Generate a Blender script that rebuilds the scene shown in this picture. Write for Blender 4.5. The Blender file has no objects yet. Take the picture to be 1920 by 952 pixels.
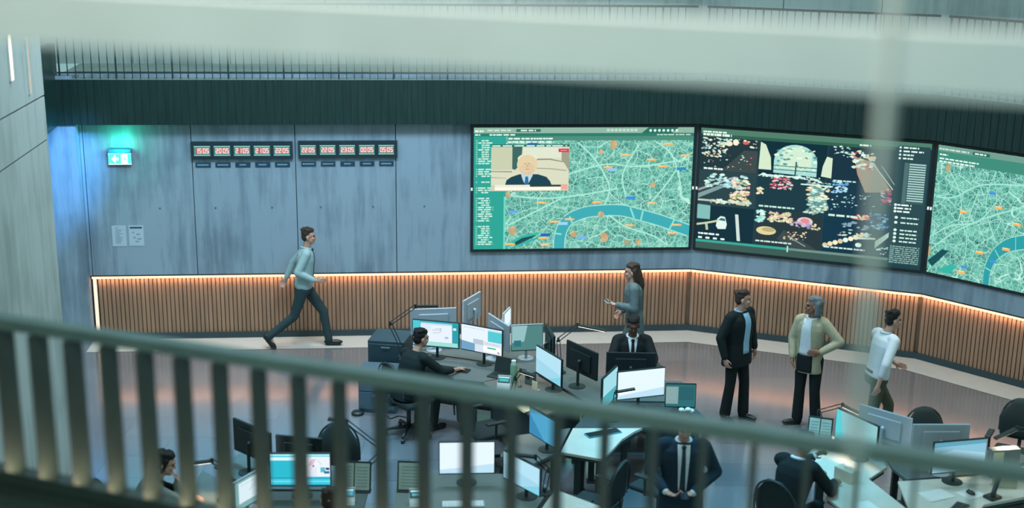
import bpy, bmesh, math, random
from mathutils import Vector, Matrix
from mathutils.bvhtree import BVHTree
random.seed(7)
scene = bpy.context.scene
COL = scene.collection
PI = math.pi
V = Vector

# ------------------------------------------------------------------ materials
def lin(h):
    h = h.lstrip('#')
    out = []
    for i in (0, 2, 4):
        c = int(h[i:i+2], 16) / 255.0
        out.append(c/12.92 if c <= 0.04045 else ((c+0.055)/1.055)**2.4)
    return (out[0], out[1], out[2], 1.0)

MATS = {}
def mat(name, col, rough=0.6, metal=0.0, var=0.12, scale=6.0, stretch=(1, 1, 1), bump=0.0, spec=0.5, coat=0.0):
    """principled material whose colour is gently broken up by noise"""
    if name in MATS: return MATS[name]
    m = bpy.data.materials.new(name); m.use_nodes = True
    nt = m.node_tree; b = nt.nodes['Principled BSDF']
    c = lin(col) if isinstance(col, str) else tuple(col) + (1,)
    tc = nt.nodes.new('ShaderNodeTexCoord'); mp = nt.nodes.new('ShaderNodeMapping')
    mp.inputs['Scale'].default_value = stretch
    nz = nt.nodes.new('ShaderNodeTexNoise'); nz.inputs['Scale'].default_value = scale
    nz.inputs['Detail'].default_value = 5
    rp = nt.nodes.new('ShaderNodeValToRGB')
    rp.color_ramp.elements[0].position = 0.3; rp.color_ramp.elements[1].position = 0.7
    rp.color_ramp.elements[0].color = tuple(x*(1-var) for x in c[:3]) + (1,)
    rp.color_ramp.elements[1].color = tuple(min(1, x*(1+var)) for x in c[:3]) + (1,)
    nt.links.new(tc.outputs['Object'], mp.inputs['Vector'])
    nt.links.new(mp.outputs['Vector'], nz.inputs['Vector'])
    nt.links.new(nz.outputs['Fac'], rp.inputs['Fac'])
    nt.links.new(rp.outputs['Color'], b.inputs['Base Color'])
    b.inputs['Roughness'].default_value = rough; b.inputs['Metallic'].default_value = metal
    b.inputs['Specular IOR Level'].default_value = spec
    b.inputs['Coat Weight'].default_value = coat
    if bump:
        bp = nt.nodes.new('ShaderNodeBump'); bp.inputs['Strength'].default_value = bump
        nt.links.new(nz.outputs['Fac'], bp.inputs['Height']); nt.links.new(bp.outputs['Normal'], b.inputs['Normal'])
    MATS[name] = m
    return m

def glow(name, col, strength):
    if name in MATS: return MATS[name]
    m = bpy.data.materials.new(name); m.use_nodes = True
    nt = m.node_tree; nt.nodes.clear()
    e = nt.nodes.new('ShaderNodeEmission'); o = nt.nodes.new('ShaderNodeOutputMaterial')
    e.inputs['Color'].default_value = lin(col); e.inputs['Strength'].default_value = strength
    nt.links.new(e.outputs[0], o.inputs[0]); MATS[name] = m
    return m

def pixel_glow(name, strength):
    """lit display pixels: colour from the display's own picture"""
    m = bpy.data.materials.new(name); m.use_nodes = True
    nt = m.node_tree; nt.nodes.clear()
    a = nt.nodes.new('ShaderNodeAttribute'); a.attribute_name = 'pixels'
    e = nt.nodes.new('ShaderNodeEmission'); o = nt.nodes.new('ShaderNodeOutputMaterial')
    e.inputs['Strength'].default_value = strength
    nt.links.new(a.outputs['Color'], e.inputs['Color']); nt.links.new(e.outputs[0], o.inputs[0])
    return m
PIX = pixel_glow('display_pixels', 1.0)

def map_glow(name, seed):
    """lit street-map picture: three nets of streets over teal blocks"""
    m = bpy.data.materials.new(name); m.use_nodes = True
    nt = m.node_tree; nt.nodes.clear()
    N = nt.nodes.new; L = nt.links.new
    uv = N('ShaderNodeUVMap'); mp = N('ShaderNodeMapping')
    mp.inputs['Scale'].default_value = (1.78, 1, 1); mp.inputs['Location'].default_value = (seed, seed*.7, 0)
    L(uv.outputs[0], mp.inputs['Vector'])
    wn = N('ShaderNodeTexNoise'); wn.inputs['Scale'].default_value = 9
    L(mp.outputs[0], wn.inputs['Vector'])
    wm = N('ShaderNodeMix'); wm.data_type = 'VECTOR'; wm.inputs[0].default_value = 0.035
    L(mp.outputs[0], wm.inputs[4]); L(wn.outputs['Color'], wm.inputs[5])
    def net(scale, w):
        v = N('ShaderNodeTexVoronoi'); v.feature = 'DISTANCE_TO_EDGE'; v.inputs['Scale'].default_value = scale
        L(wm.outputs[1], v.inputs['Vector'])
        r = N('ShaderNodeMapRange'); r.inputs['From Min'].default_value = w*0.5; r.inputs['From Max'].default_value = w
        r.inputs['To Min'].default_value = 1; r.inputs['To Max'].default_value = 0
        L(v.outputs['Distance'], r.inputs['Value']); return r
    a, b, c = net(8, .016), net(24, .06), net(62, .2)
    bn = N('ShaderNodeTexNoise'); bn.inputs['Scale'].default_value = 9; bn.inputs['Detail'].default_value = 10; bn.inputs['Roughness'].default_value = .85
    L(mp.outputs[0], bn.inputs['Vector'])
    rp = N('ShaderNodeValToRGB')
    e = rp.color_ramp.elements
    e[0].position = .40; e[0].color = lin('1c504d'); e[1].position = .60; e[1].color = lin('7fcab6')
    x = rp.color_ramp.elements.new(.48); x.color = lin('28877a')
    L(bn.outputs['Fac'], rp.inputs['Fac'])
    cur = rp.outputs[0]
    for r, col, k in ((c, '86cdbb', .5), (b, 'a8e2d2', .7), (a, 'bcebdc', .95)):
        mx = N('ShaderNodeMix'); mx.data_type = 'RGBA'
        mu = N('ShaderNodeMath'); mu.operation = 'MULTIPLY'; mu.inputs[1].default_value = k
        L(r.outputs[0], mu.inputs[0]); L(mu.outputs[0], mx.inputs[0])
        L(cur, mx.inputs[6]); mx.inputs[7].default_value = lin(col); cur = mx.outputs[2]
    em = N('ShaderNodeEmission'); em.inputs['Strength'].default_value = 1.0
    o = N('ShaderNodeOutputMaterial'); L(cur, em.inputs['Color']); L(em.outputs[0], o.inputs[0])
    return m
MAP_A, MAP_B = map_glow('street_map_picture', 3.1), map_glow('street_map_picture_wide', 8.4)

def concrete(name, base, dark, k=1.0):
    m = bpy.data.materials.new(name); m.use_nodes = True
    nt = m.node_tree; b = nt.nodes['Principled BSDF']; N = nt.nodes.new; L = nt.links.new
    tc = N('ShaderNodeTexCoord'); mp = N('ShaderNodeMapping'); mp.inputs['Scale'].default_value = (5, 5, .45)
    L(tc.outputs['Object'], mp.inputs['Vector'])
    n1 = N('ShaderNodeTexNoise'); n1.inputs['Scale'].default_value = 1.6; n1.inputs['Detail'].default_value = 8; n1.inputs['Roughness'].default_value = .65
    L(mp.outputs[0], n1.inputs['Vector'])
    n2 = N('ShaderNodeTexNoise'); n2.inputs['Scale'].default_value = .8; n2.inputs['Detail'].default_value = 4
    L(tc.outputs['Object'], n2.inputs['Vector'])
    ad = N('ShaderNodeMath'); ad.operation = 'ADD'; L(n1.outputs['Fac'], ad.inputs[0]); L(n2.outputs['Fac'], ad.inputs[1])
    rp = N('ShaderNodeValToRGB'); e = rp.color_ramp.elements
    e[0].position = .72; e[0].color = lin(dark); e[1].position = 1.2 if False else 1.0; e[1].color = lin(base)
    hv = N('ShaderNodeMath'); hv.operation = 'MULTIPLY'; hv.inputs[1].default_value = .93
    L(ad.outputs[0], hv.inputs[0]); L(hv.outputs[0], rp.inputs['Fac']); L(rp.outputs[0], b.inputs['Base Color'])
    b.inputs['Roughness'].default_value = .75
    bp = N('ShaderNodeBump'); bp.inputs['Strength'].default_value = .12; L(n1.outputs['Fac'], bp.inputs['Height']); L(bp.outputs[0], b.inputs['Normal'])
    MATS[name] = m
    return m

# ------------------------------------------------------------------ mesh helpers
class MB:
    def __init__(s): s.v = []; s.f = []; s.mi = []
    def add(s, verts, faces, mi=0):
        o = len(s.v); s.v += [V(p) for p in verts]
        s.f += [tuple(i+o for i in f) for f in faces]; s.mi += [mi]*len(faces); return s
    def obox(s, c, ax, ay, az, mi=0):
        c, ax, ay, az = V(c), V(ax), V(ay), V(az)
        p = [c + sx*ax + sy*ay + sz*az for sz in (-1, 1) for sy in (-1, 1) for sx in (-1, 1)]
        return s.add(p, [(0, 2, 3, 1), (4, 5, 7, 6), (0, 1, 5, 4), (2, 6, 7, 3), (0, 4, 6, 2), (1, 3, 7, 5)], mi)
    def box(s, x0, y0, z0, x1, y1, z1, mi=0):
        return s.obox(((x0+x1)/2, (y0+y1)/2, (z0+z1)/2), ((x1-x0)/2, 0, 0), (0, (y1-y0)/2, 0), (0, 0, (z1-z0)/2), mi)
    def rbox(s, x0, y0, z0, x1, y1, z1, bev=.01, seg=2, mi=0, mtx=None):
        bm = bmesh.new(); bmesh.ops.create_cube(bm, size=1)
        for v in bm.verts:
            v.co = V((x0+(x1-x0)*(v.co.x+.5), y0+(y1-y0)*(v.co.y+.5), z0+(z1-z0)*(v.co.z+.5)))
        bmesh.ops.bevel(bm, geom=bm.edges[:], offset=bev, segments=seg, affect='EDGES', profile=.5)
        if mtx: bmesh.ops.transform(bm, matrix=mtx, verts=bm.verts)
        bm.verts.index_update()
        s.add([v.co.copy() for v in bm.verts], [tuple(v.index for v in f.verts) for f in bm.faces], mi); bm.free(); return s
    def tube(s, pts, r, n=8, mi=0, cap=True):
        pts = [V(p) for p in pts]; rs = r if isinstance(r, (list, tuple)) else [r]*len(pts)
        vs = []; up = None
        for i, p in enumerate(pts):
            d = (pts[min(i+1, len(pts)-1)] - pts[max(i-1, 0)]).normalized()
            if up is None: up = V((0, 0, 1)) if abs(d.z) < .9 else V((1, 0, 0))
            a = d.cross(up).normalized(); b = a.cross(d).normalized(); up = b
            vs += [p + (a*math.cos(2*PI*k/n) + b*math.sin(2*PI*k/n))*rs[i] for k in range(n)]
        fs = []
        for i in range(len(pts)-1):
            for k in range(n):
                fs.append((i*n+k, i*n+(k+1) % n, (i+1)*n+(k+1) % n, (i+1)*n+k))
        if cap: fs += [tuple(range(n))[::-1], tuple((len(pts)-1)*n+k for k in range(n))]
        return s.add(vs, fs, mi)
    def lathe(s, prof, c=(0, 0, 0), n=20, mi=0):
        c = V(c); vs = []; fs = []
        for r, z in prof: vs += [c + V((r*math.cos(2*PI*k/n), r*math.sin(2*PI*k/n), z)) for k in range(n)]
        for i in range(len(prof)-1):
            for k in range(n): fs.append((i*n+k, i*n+(k+1) % n, (i+1)*n+(k+1) % n, (i+1)*n+k))
        fs += [tuple(range(n))[::-1], tuple((len(prof)-1)*n+k for k in range(n))]
        return s.add(vs, fs, mi)
    def prism(s, poly, z0, z1, mi=0):
        if sum(poly[i][0]*poly[(i+1) % len(poly)][1]-poly[(i+1) % len(poly)][0]*poly[i][1] for i in range(len(poly))) < 0: poly = poly[::-1]
        n = len(poly)
        vs = [(x, y, z0) for x, y in poly] + [(x, y, z1) for x, y in poly]
        return s.add(vs, [tuple(range(n))[::-1], tuple(range(n, 2*n))] + [(i, (i+1) % n, n+(i+1) % n, n+i) for i in range(n)], mi)
    def ell(s, c, r, rot=None, nu=16, nv=10, mi=0):
        c = V(c); vs = []; fs = []
        for j in range(nv+1):
            t = PI*j/nv
            for k in range(nu):
                p = V((r[0]*math.sin(t)*math.cos(2*PI*k/nu), r[1]*math.sin(t)*math.sin(2*PI*k/nu), r[2]*math.cos(t)))
                vs.append(c + (rot @ p if rot else p))
        for j in range(nv):
            for k in range(nu): fs.append((j*nu+k, (j+1)*nu+k, (j+1)*nu+(k+1) % nu, j*nu+(k+1) % nu))
        return s.add(vs, fs, mi)
    def cap(s, p0, r0, p1, r1, n=14, mi=0):
        p0, p1 = V(p0), V(p1); d = (p1-p0)
        if d.length < 1e-6: return s.ell(p0, (r0,)*3)
        d.normalize(); pts = []; rs = []
        for a in (80, 60, 35, 0): pts.append(p0 - d*r0*math.sin(math.radians(a))); rs.append(r0*math.cos(math.radians(a)))
        for a in (0, 35, 60, 80): pts.append(p1 + d*r1*math.sin(math.radians(a))); rs.append(r1*math.cos(math.radians(a)))
        return s.tube(pts, rs, n, mi)
    def loft(s, rings, n=24, mi=0, e=2.4):
        """rings: (centre, half-width vector, half-depth vector), rounded-box sections"""
        vs = []; fs = []
        for c, a, b in rings:
            for k in range(n):
                t = 2*PI*k/n; ct, st = math.cos(t), math.sin(t)
                vs.append(V(c) + V(a)*math.copysign(abs(ct)**(2/e), ct) + V(b)*math.copysign(abs(st)**(2/e), st))
        for i in range(len(rings)-1):
            for k in range(n): fs.append((i*n+k, i*n+(k+1) % n, (i+1)*n+(k+1) % n, (i+1)*n+k))
        fs += [tuple(range(n))[::-1], tuple((len(rings)-1)*n+k for k in range(n))]
        return s.add(vs, fs, mi)
    def mesh(s, name, mats, smooth=False):
        me = bpy.data.meshes.new(name); me.from_pydata([tuple(p) for p in s.v], [], s.f)
        for m in (mats if isinstance(mats, (list, tuple)) else [mats]): me.materials.append(m)
        for p, i in zip(me.polygons, s.mi): p.material_index = i
        bm = bmesh.new(); bm.from_mesh(me); bmesh.ops.recalc_face_normals(bm, faces=bm.faces); bm.to_mesh(me); bm.free()
        if smooth: me.polygons.foreach_set('use_smooth', [True]*len(me.polygons))
        return me
    def build(s, name, mats, parent=None, smooth=False):
        o = bpy.data.objects.new(name, s.mesh(name, mats, smooth)); COL.objects.link(o)
        if parent: o.parent = parent
        return o
    def skin(s, name, mats, parent=None, voxel=.008, it=4, fac=.5):
        """fuse the overlapping volumes into one continuous skin"""
        tmp = bpy.data.objects.new('tmp', s.mesh('tmp', mats)); COL.objects.link(tmp)
        r = tmp.modifiers.new('r', 'REMESH'); r.mode = 'VOXEL'; r.voxel_size = voxel
        sm = tmp.modifiers.new('s', 'SMOOTH'); sm.factor = fac; sm.iterations = it
        dg = bpy.context.evaluated_depsgraph_get(); dg.update()
        me = bpy.data.meshes.new_from_object(tmp.evaluated_get(dg)); me.name = name
        old = tmp.data; bpy.data.objects.remove(tmp); bpy.data.meshes.remove(old)
        me.polygons.foreach_set('use_smooth', [True]*len(me.polygons))
        if not me.materials: me.materials.append(mats)
        o = bpy.data.objects.new(name, me); COL.objects.link(o)
        if parent: o.parent = parent
        return o

class Canvas:
    """flat picture on a display: coloured shapes in 0..1 coordinates, each layer half a millimetre nearer"""
    def __init__(s, w, h, mtx, d=.0005): s.w, s.h, s.m, s.d, s.us = w, h, mtx, d, 1.0; s.v = []; s.f = []; s.c = []; s.mi = []; s.uv = []
    def poly(s, pts, col, layer=1, mi=0):
        pts = [(min(1, max(0, u*s.us)), min(1, max(0, v))) for u, v in pts]
        o = len(s.v); s.uv += list(pts)
        s.v += [s.m @ V(((u-.5)*s.w, -layer*s.d, v*s.h)) for u, v in pts]
        s.f.append(tuple(range(o, o+len(pts)))); s.c.append(lin(col)); s.mi.append(mi)
    def rect(s, u0, v0, u1, v1, col, layer=1, mi=0): s.poly([(u0, v0), (u1, v0), (u1, v1), (u0, v1)], col, layer, mi)
    def disc(s, u, v, ru, rv, col, layer=2, n=16): s.poly([(u+ru*math.cos(2*PI*k/n), v+rv*math.sin(2*PI*k/n)) for k in range(n)], col, layer)
    def line(s, pts, wd, col, layer=3):
        a = s.w/s.h
        for (x0, y0), (x1, y1) in zip(pts, pts[1:]):
            dx, dy = (x1-x0)*a, y1-y0; l = math.hypot(dx, dy) or 1
            nx, ny = -dy/l*wd/2, dx/l*wd/2
            s.poly([(x0+nx/a, y0+ny), (x0-nx/a, y0-ny), (x1-nx/a, y1-ny), (x1+nx/a, y1+ny)], col, layer)
    def text(s, u0, v, u1, h, col, layer=3, words=3, rnd=random):
        u = u0
        while u < u1:
            l = min(rnd.uniform(.4, 1.4)*(u1-u0)/words, u1-u)
            s.rect(u, v, u+l*.8, v+h, col, layer); u += l
    def build(s, name, parent=None, mats=None):
        me = bpy.data.meshes.new(name); me.from_pydata([tuple(p) for p in s.v], [], s.f)
        for m in mats or [PIX]: me.materials.append(m)
        at = me.color_attributes.new('pixels', 'FLOAT_COLOR', 'CORNER'); uvl = me.uv_layers.new(name='UVMap')
        for p, c, i in zip(me.polygons, s.c, s.mi):
            p.material_index = i
            for li, vi in zip(p.loop_indices, p.vertices): at.data[li].color = c; uvl.data[li].uv = s.uv[vi]
        o = bpy.data.objects.new(name, me); COL.objects.link(o)
        if parent: o.parent = parent
        return o

def empty(name, label, cat, loc=(0, 0, 0), rz=0, group=None):
    o = bpy.data.objects.new(name, None); COL.objects.link(o); o.empty_display_size = .1
    o.location = loc; o.rotation_euler = (0, 0, rz); o['label'] = label; o['category'] = cat
    if group: o['group'] = group
    return o
def tag(o, label, cat, group=None):
    o['label'] = label; o['category'] = cat
    if group: o['group'] = group
    return o
def struct(o, label=None, cat=None):
    o['kind'] = 'structure'
    if label: o['label'] = label
    if cat: o['category'] = cat
    return o
def copy_tree(o, parent=None):
    c = o.copy(); COL.objects.link(c); c.parent = parent
    for ch in list(o.children): copy_tree(ch, c)
    return c

# ------------------------------------------------------------------ palette
M_CONC = concrete('board_marked_concrete', '8fa0aa', '6c7d88')
M_CONC_L = concrete('pale_concrete', 'b4b5a9', '979b8f')
M_CONC_U = concrete('gallery_wall_concrete', 'a3aa9f', '878f87')
M_GAP = mat('shadow_gap_black', '15201f', .8)
M_WOOD = mat('oak_slats', '9a785f', .55, var=.18, scale=3, stretch=(4, 4, .4))
M_WOODB = mat('dark_slat_backing', '75604c', .8)
M_LED = glow('warm_led_strip', 'ffc49a', 2.2)
M_SKIRT = mat('dark_skirting', '2b3f43', .5)
M_FASC = mat('dark_gallery_fascia', '1f3430', .3, var=.2, scale=4, stretch=(6, 6, .5), spec=.4)
M_BLACK = mat('black_plastic', '1a2728', .45)  # blacks here are lifted towards teal, standing in for soft haze
M_BLACKC = mat('black_mesh_fabric', '1b2a2a', .85, scale=60, bump=.1)
M_DMET = mat('dark_painted_steel', '22302e', .5)
M_RAIL = mat('grey_green_rail_paint', '57706b', .45)
M_FIN = mat('dark_bronze_fins', '30403b', .5)
M_WHITE = mat('white_paint', 'dfe3de', .6, var=.04)
M_ALU = mat('silver_monitor_shell', 'aab6bd', .4, metal=.1, var=.05)
M_DESK = mat('grey_laminate', '5f6763', .5, var=.07)
M_DESKP = mat('pale_laminate', 'c4c2b2', .45, var=.05)
M_DESKD = mat('dark_desk_edge', '2e3d3f', .5)
M_TEALP = mat('teal_drawer_front', '1f6f74', .5)
M_PAPER = mat('paper', 'd5d8cf', .8, var=.04)
M_CHROME = mat('chrome', 'b9c2c4', .2, metal=.9)

# floor: polished, so the walls and screens mirror in it
def floor_mat():
    m = bpy.data.materials.new('polished_floor_tiles'); m.use_nodes = True
    nt = m.node_tree; b = nt.nodes['Principled BSDF']; N = nt.nodes.new; L = nt.links.new
    tc = N('ShaderNodeTexCoord'); br = N('ShaderNodeTexBrick'); br.offset = .5
    br.inputs['Scale'].default_value = 1.0; br.inputs['Brick Width'].default_value = 1.2; br.inputs['Row Height'].default_value = .6
    br.inputs['Mortar Size'].default_value = .004
    br.inputs['Color1'].default_value = lin('7c7b7d'); br.inputs['Color2'].default_value = lin('727174'); br.inputs['Mortar'].default_value = lin('625e5d')
    L(tc.outputs['Object'], br.inputs['Vector'])
    nz = N('ShaderNodeTexNoise'); nz.inputs['Scale'].default_value = 2.5; nz.inputs['Detail'].default_value = 6
    L(tc.outputs['Object'], nz.inputs['Vector'])
    mr = N('ShaderNodeMapRange'); mr.inputs['To Min'].default_value = .12; mr.inputs['To Max'].default_value = .2
    L(nz.outputs['Fac'], mr.inputs['Value']); L(mr.outputs[0], b.inputs['Roughness'])
    L(br.outputs['Color'], b.inputs['Base Color'])
    b.inputs['Specular IOR Level'].default_value = 1.0; b.inputs['IOR'].default_value = 1.7; b.inputs['Coat Weight'].default_value = 1.0; b.inputs['Coat IOR'].default_value = 1.7; b.inputs['Coat Roughness'].default_value = .13
    MATS['floor'] = m
    return m
M_FLOOR = floor_mat()
M_BORDER = mat('pale_floor_border', 'bdbab0', .45, var=.04)

# ------------------------------------------------------------------ the hall
class Seg:
    def __init__(s, A, B):
        s.A, s.B = V((A[0], A[1], 0)), V((B[0], B[1], 0)); d = s.B-s.A; s.L = d.length; s.u = d.normalized(); s.n = V((s.u.y, -s.u.x, 0))
    def p(s, a, z, d=0): return s.A + s.u*a + s.n*d + V((0, 0, z))
    def box(s, mb, a0, a1, z0, z1, d0, d1, mi=0):
        mb.obox(s.p((a0+a1)/2, (z0+z1)/2, (d0+d1)/2), s.u*(a1-a0)/2, s.n*(d1-d0)/2, V((0, 0, (z1-z0)/2)), mi)
    def mtx(s, a, z, d):
        """x along the wall, y into the wall, z up"""
        p = s.p(a, z, d); y = -s.n
        return Matrix(((s.u.x, y.x, 0, p.x), (s.u.y, y.y, 0, p.y), (0, 0, 1, p.z), (0, 0, 0, 1)))
C0, C1, C2 = (-6.308, 18.597), (2.785, 19.4426), (6.021, 18.2526)
C3 = (6.021+.7025*4.2, 18.2526-.7117*4.2)
W1, W2, W3 = Seg(C0, C1), Seg(C1, C2), Seg(C2, C3)
ZS = 3.32   # underside of the gallery

fl = MB(); fl.add([(-14, -1, 0), (12, -1, 0), (12, 20.5, 0), (-14, 20.5, 0)], [(0, 1, 2, 3)])
struct(fl.build('floor', M_FLOOR), 'polished grey pink floor that mirrors the walls', 'floor')

def lathe_off(d):
    """corner points of the wall line moved d towards the room"""
    def isect(S, T):
        p, q = S.A+S.n*d, T.A+T.n*d; den = S.u.x*T.u.y-S.u.y*T.u.x; w = q-p
        return p + S.u*((w.x*T.u.y-w.y*T.u.x)/den)
    return [W1.A+W1.n*d, isect(W1, W2), isect(W2, W3), W3.B+W3.n*d]
o0, o1 = lathe_off(.0), lathe_off(.55)
bd = MB()
for i in range(3):
    a, b, c, d = o0[i], o0[i+1], o1[i+1], o1[i]
    z = V((0, 0, .004)); bd.add([a+z, b+z, c+z, d+z], [(0, 1, 2, 3)])
struct(bd.build('trim_1', M_BORDER), 'pale border strip of the floor along the curved wall', 'floor border')

def upper_wall(S, name, seams, label):
    mb = MB()
    a = 0.0
    for s in seams + [S.L]:
        S.box(mb, a+.006, s-.006 if s < S.L else s+.05, 1.02, ZS+.7, -.22, 0); a = s
    S.box(mb, -.08, S.L+.08, 0, ZS+.7, -.34, -.19, 1)
    holes = [(a0, z) for a0 in [x for x in (1.09, 1.9, 2.73, 3.45, 4.23, 5.0) if x < S.L] for z in (2.04,)] if S is W1 else []
    for a0, z in holes:
        mb.tube([S.p(a0, z, -.002), S.p(a0, z, .0012)], .017, 14, 2)
    return struct(mb.build(name, [M_CONC, M_GAP, mat('tie_hole_plug', '5b6b75', .8)]), label, 'wall')
upper_wall(W1, 'wall_back', [.05, 1.593, 3.097, 4.576], 'long board marked concrete wall with clocks and exit sign')
upper_wall(W2, 'wall_right', [], 'angled concrete wall holding the dark camera screen')
upper_wall(W3, 'wall_far_right', [], 'concrete wall holding the cut off map screen on the right')

def slats(S, name, label, a0=0.0):
    mb = MB()
    S.box(mb, a0, S.L+.05, .0, 1.0, -.18, -.085, 1)
    n = int((S.L-a0)/.062)
    for i in range(n):
        a = a0+.012+i*.062
        S.box(mb, a, a+.047, .093, 1.0, -.085, -.045, 0)
    return struct(mb.build(name, [M_WOOD, M_WOODB]), label, 'wood panelling')
slats(W1, 'trim_2', 'long run of vertical oak slats under the clocks', .10)
slats(W2, 'trim_3', 'oak slat panelling under the dark camera screen')
slats(W3, 'trim_4', 'oak slat panelling at the right edge')
for S, nm, lb in ((W1, 'baseboard_back', 'dark skirting under the long oak panelling'), (W2, 'baseboard_right', 'dark skirting behind the standing pair'), (W3, 'baseboard_far_right', 'dark skirting at the right edge')):
    mb = MB(); S.box(mb, .1 if S is W1 else 0, S.L+.02, 0, .093, -.085, .0); struct(mb.build(nm, M_SKIRT), lb, 'skirting')
def strip(S, a0, a1, label):
    e = empty('led_strip', label, 'light strip', S.p(a0, .99, -.01))
    h = MB(); S.box(h, a0, a1, 1.001, 1.018, -.085, .004); g = MB(); S.box(g, a0, a1, .966, 1.0005, -.012, -.002)  # black housing strip stands in for the shadow line above the light
    for o in (h.build('housing', M_GAP, e), g.build('light_bar', M_LED, e)): o.matrix_parent_inverse = Matrix.Translation(-e.location)
    l = bpy.data.lights.new('strip_light', 'AREA'); l.shape = 'RECTANGLE'; l.size = a1-a0-.02; l.size_y = .02; l.energy = 1.7*(a1-a0); l.color = lin('ffc4a0')[:3]
    o = bpy.data.objects.new('strip_light', l); COL.objects.link(o)
    z = (V((0, 0, 1))*.8+S.n*.6).normalized(); y = z.cross(S.u); p = S.p((a0+a1)/2, .962, .012)
    o.matrix_world = Matrix(((S.u.x, y.x, z.x, p.x), (S.u.y, y.y, z.y, p.y), (S.u.z, y.z, z.z, p.z), (0, 0, 0, 1)))
    return e
strip(W1, .03, W1.L, 'warm light strip over the long oak panelling')
strip(W2, .01, W2.L, 'warm light strip over the panelling behind the standing pair')
strip(W3, .01, W3.L, 'warm light strip over the panelling at the right edge')
e = empty('led_strip', 'upright warm light strip at the left end of the oak panelling', 'light strip', W1.p(.06, 0, -.02))
h = MB(); W1.box(h, .02, .10, .0, .975, -.13, -.055); g = MB(); W1.box(g, .035, .085, .01, .975, -.055, -.04)
for o in (h.build('housing', M_GAP, e), g.build('light_bar', glow('warm_led_soft', 'ffe6cf', 1.1), e)): o.matrix_parent_inverse = Matrix.Translation(-e.location)

# pier left of the panelling, and the near left wall
pr = MB(); W1.box(pr, -7, .0, 0, ZS+.7, -.3, .17)
struct(pr.build('wall_pier', M_CONC), 'concrete pier at the left end of the oak panelling', 'wall')
LE = V((-5.093, 14.0, 0)); LD = V((.0923, -.9957, 0)); LN = V((.9957, .0923, 0))
lw = MB()
def lbox(mb, a0, a1, z0, z1, d0, d1, mi=0): mb.obox(LE+LD*((a0+a1)/2)+LN*((d0+d1)/2)+V((0, 0, (z0+z1)/2)), LD*(a1-a0)/2, LN*(d1-d0)/2, V((0, 0, (z1-z0)/2)), mi)
for z0, z1 in ((0, 3.905), (3.925, 4.385), (4.405, 8.2)): lbox(lw, 0, 15, z0, z1, -.5, 0)
lbox(lw, .01, 15, 0, 8.2, -.45, -.02, 1)
struct(lw.build('wall_left', [M_CONC_L, M_GAP]), 'pale concrete side wall with two joints at the left edge', 'wall')
for a0, a1, z0, z1, lb in ((1.17, 1.22, 4.72, 5.16, 'longer glowing wall light on the left side wall'), (.57, .59, 4.5, 5.05, 'thin dim wall light on the left side wall nearest the gallery')):
    e = empty('wall_light', lb, 'wall light', LE+LD*a0+V((0, 0, z0)))
    b = MB(); lbox(b, a0-.012, a1+.012, z0-.012, z1+.012, 0, .02); g = MB(); lbox(g, a0, a1, z0, z1, .02, .03)
    for o in (b.build('back_plate', M_WHITE, e), g.build('diffuser', glow('wall_light_glow' if a1 > 1 else 'wall_light_glow_dim', 'fff1da', 2.2 if a1 > 1 else .55), e)): o.matrix_parent_inverse = Matrix.Translation(-e.location)

# gallery opposite: fascia, floor, balustrade, wall behind
fa = MB()
off = .2
for S, a0, a1 in ((W1, -.25, W1.L-.05), (W2, .0, W2.L-.04), (W3, -.02, W3.L)):
    S.box(fa, a0, a1, ZS, 3.97, -1.7, off-.008)
    n = int((a1-a0)/.11)
    for i in range(n): S.box(fa, a0+i*.11+.004, a0+i*.11+.106, ZS, 3.97, off-.008, off)
# the return towards the left wall
fa.obox(W1.p(-.28, (ZS+3.97)/2+.25, off+1.6), W1.u*.05, W1.n*1.75, V((0, 0, (3.97-ZS)/2+.25)))
gf = MB()
for S, a0, a1 in ((W1, -.3, W1.L), (W2, .0, W2.L), (W3, -.02, W3.L)): S.box(gf, a0, a1, 3.9705, 3.975, -1.7, off-.01)
struct(gf.build('floor_gallery', mat('gallery_floor', '8f978c', .6)), 'pale floor of the upper gallery behind the bars', 'floor')
struct(fa.build('trim_5', M_FASC), 'dark ribbed gallery edge above the screens', 'gallery edge')
gw = MB()
for S, a0, a1 in ((W1, -7, W1.L+.6), (W2, -.6, W2.L+.9), (W3, -.9, W3.L+1)):
    k = int((a1-a0)/1.5)
    for i in range(k+1): S.box(gw, a0+i*1.5+.006, min(a1, a0+(i+1)*1.5-.006), 3.97, 8.2, -1.9, -1.7)
struct(gw.build('wall_gallery', M_CONC_U), 'grey concrete wall at the back of the upper gallery', 'wall')
def balustrade(S, a0, a1, label):
    e = empty('gallery_balustrade', label, 'balustrade', S.p(a0, 3.97, off-.06), 0)
    d = off-.05
    parts = []
    t = MB(); S.box(t, a0, a1, 5.03, 5.06, d-.03, d+.03); parts.append(t.build('top_rail', M_DMET, e))
    t = MB(); S.box(t, a0, a1, 4.055, 4.075, d-.012, d+.012); parts.append(t.build('bottom_rail', M_DMET, e))
    n = int((a1-a0)/.1125)
    for i in range(n):
        w = .011 if i % 7 == 0 else .005
        t = MB(); a = a0+.03+i*.1125; S.box(t, a-w, a+w, 3.97, 5.03, d-.01, d+.01)
        parts.append(t.build('baluster', M_DMET, e))
    for o in parts: o.matrix_parent_inverse = Matrix.Translation(-e.location)
balustrade(W1, -.2, W1.L-.12, 'dark thin barred balustrade of the gallery above the clocks')
balustrade(W2, .09, W2.L-.1, 'dark thin barred balustrade of the gallery above the dark camera screen')
balustrade(W3, .09, W3.L, 'dark thin barred balustrade of the gallery at the right edge')

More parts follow.
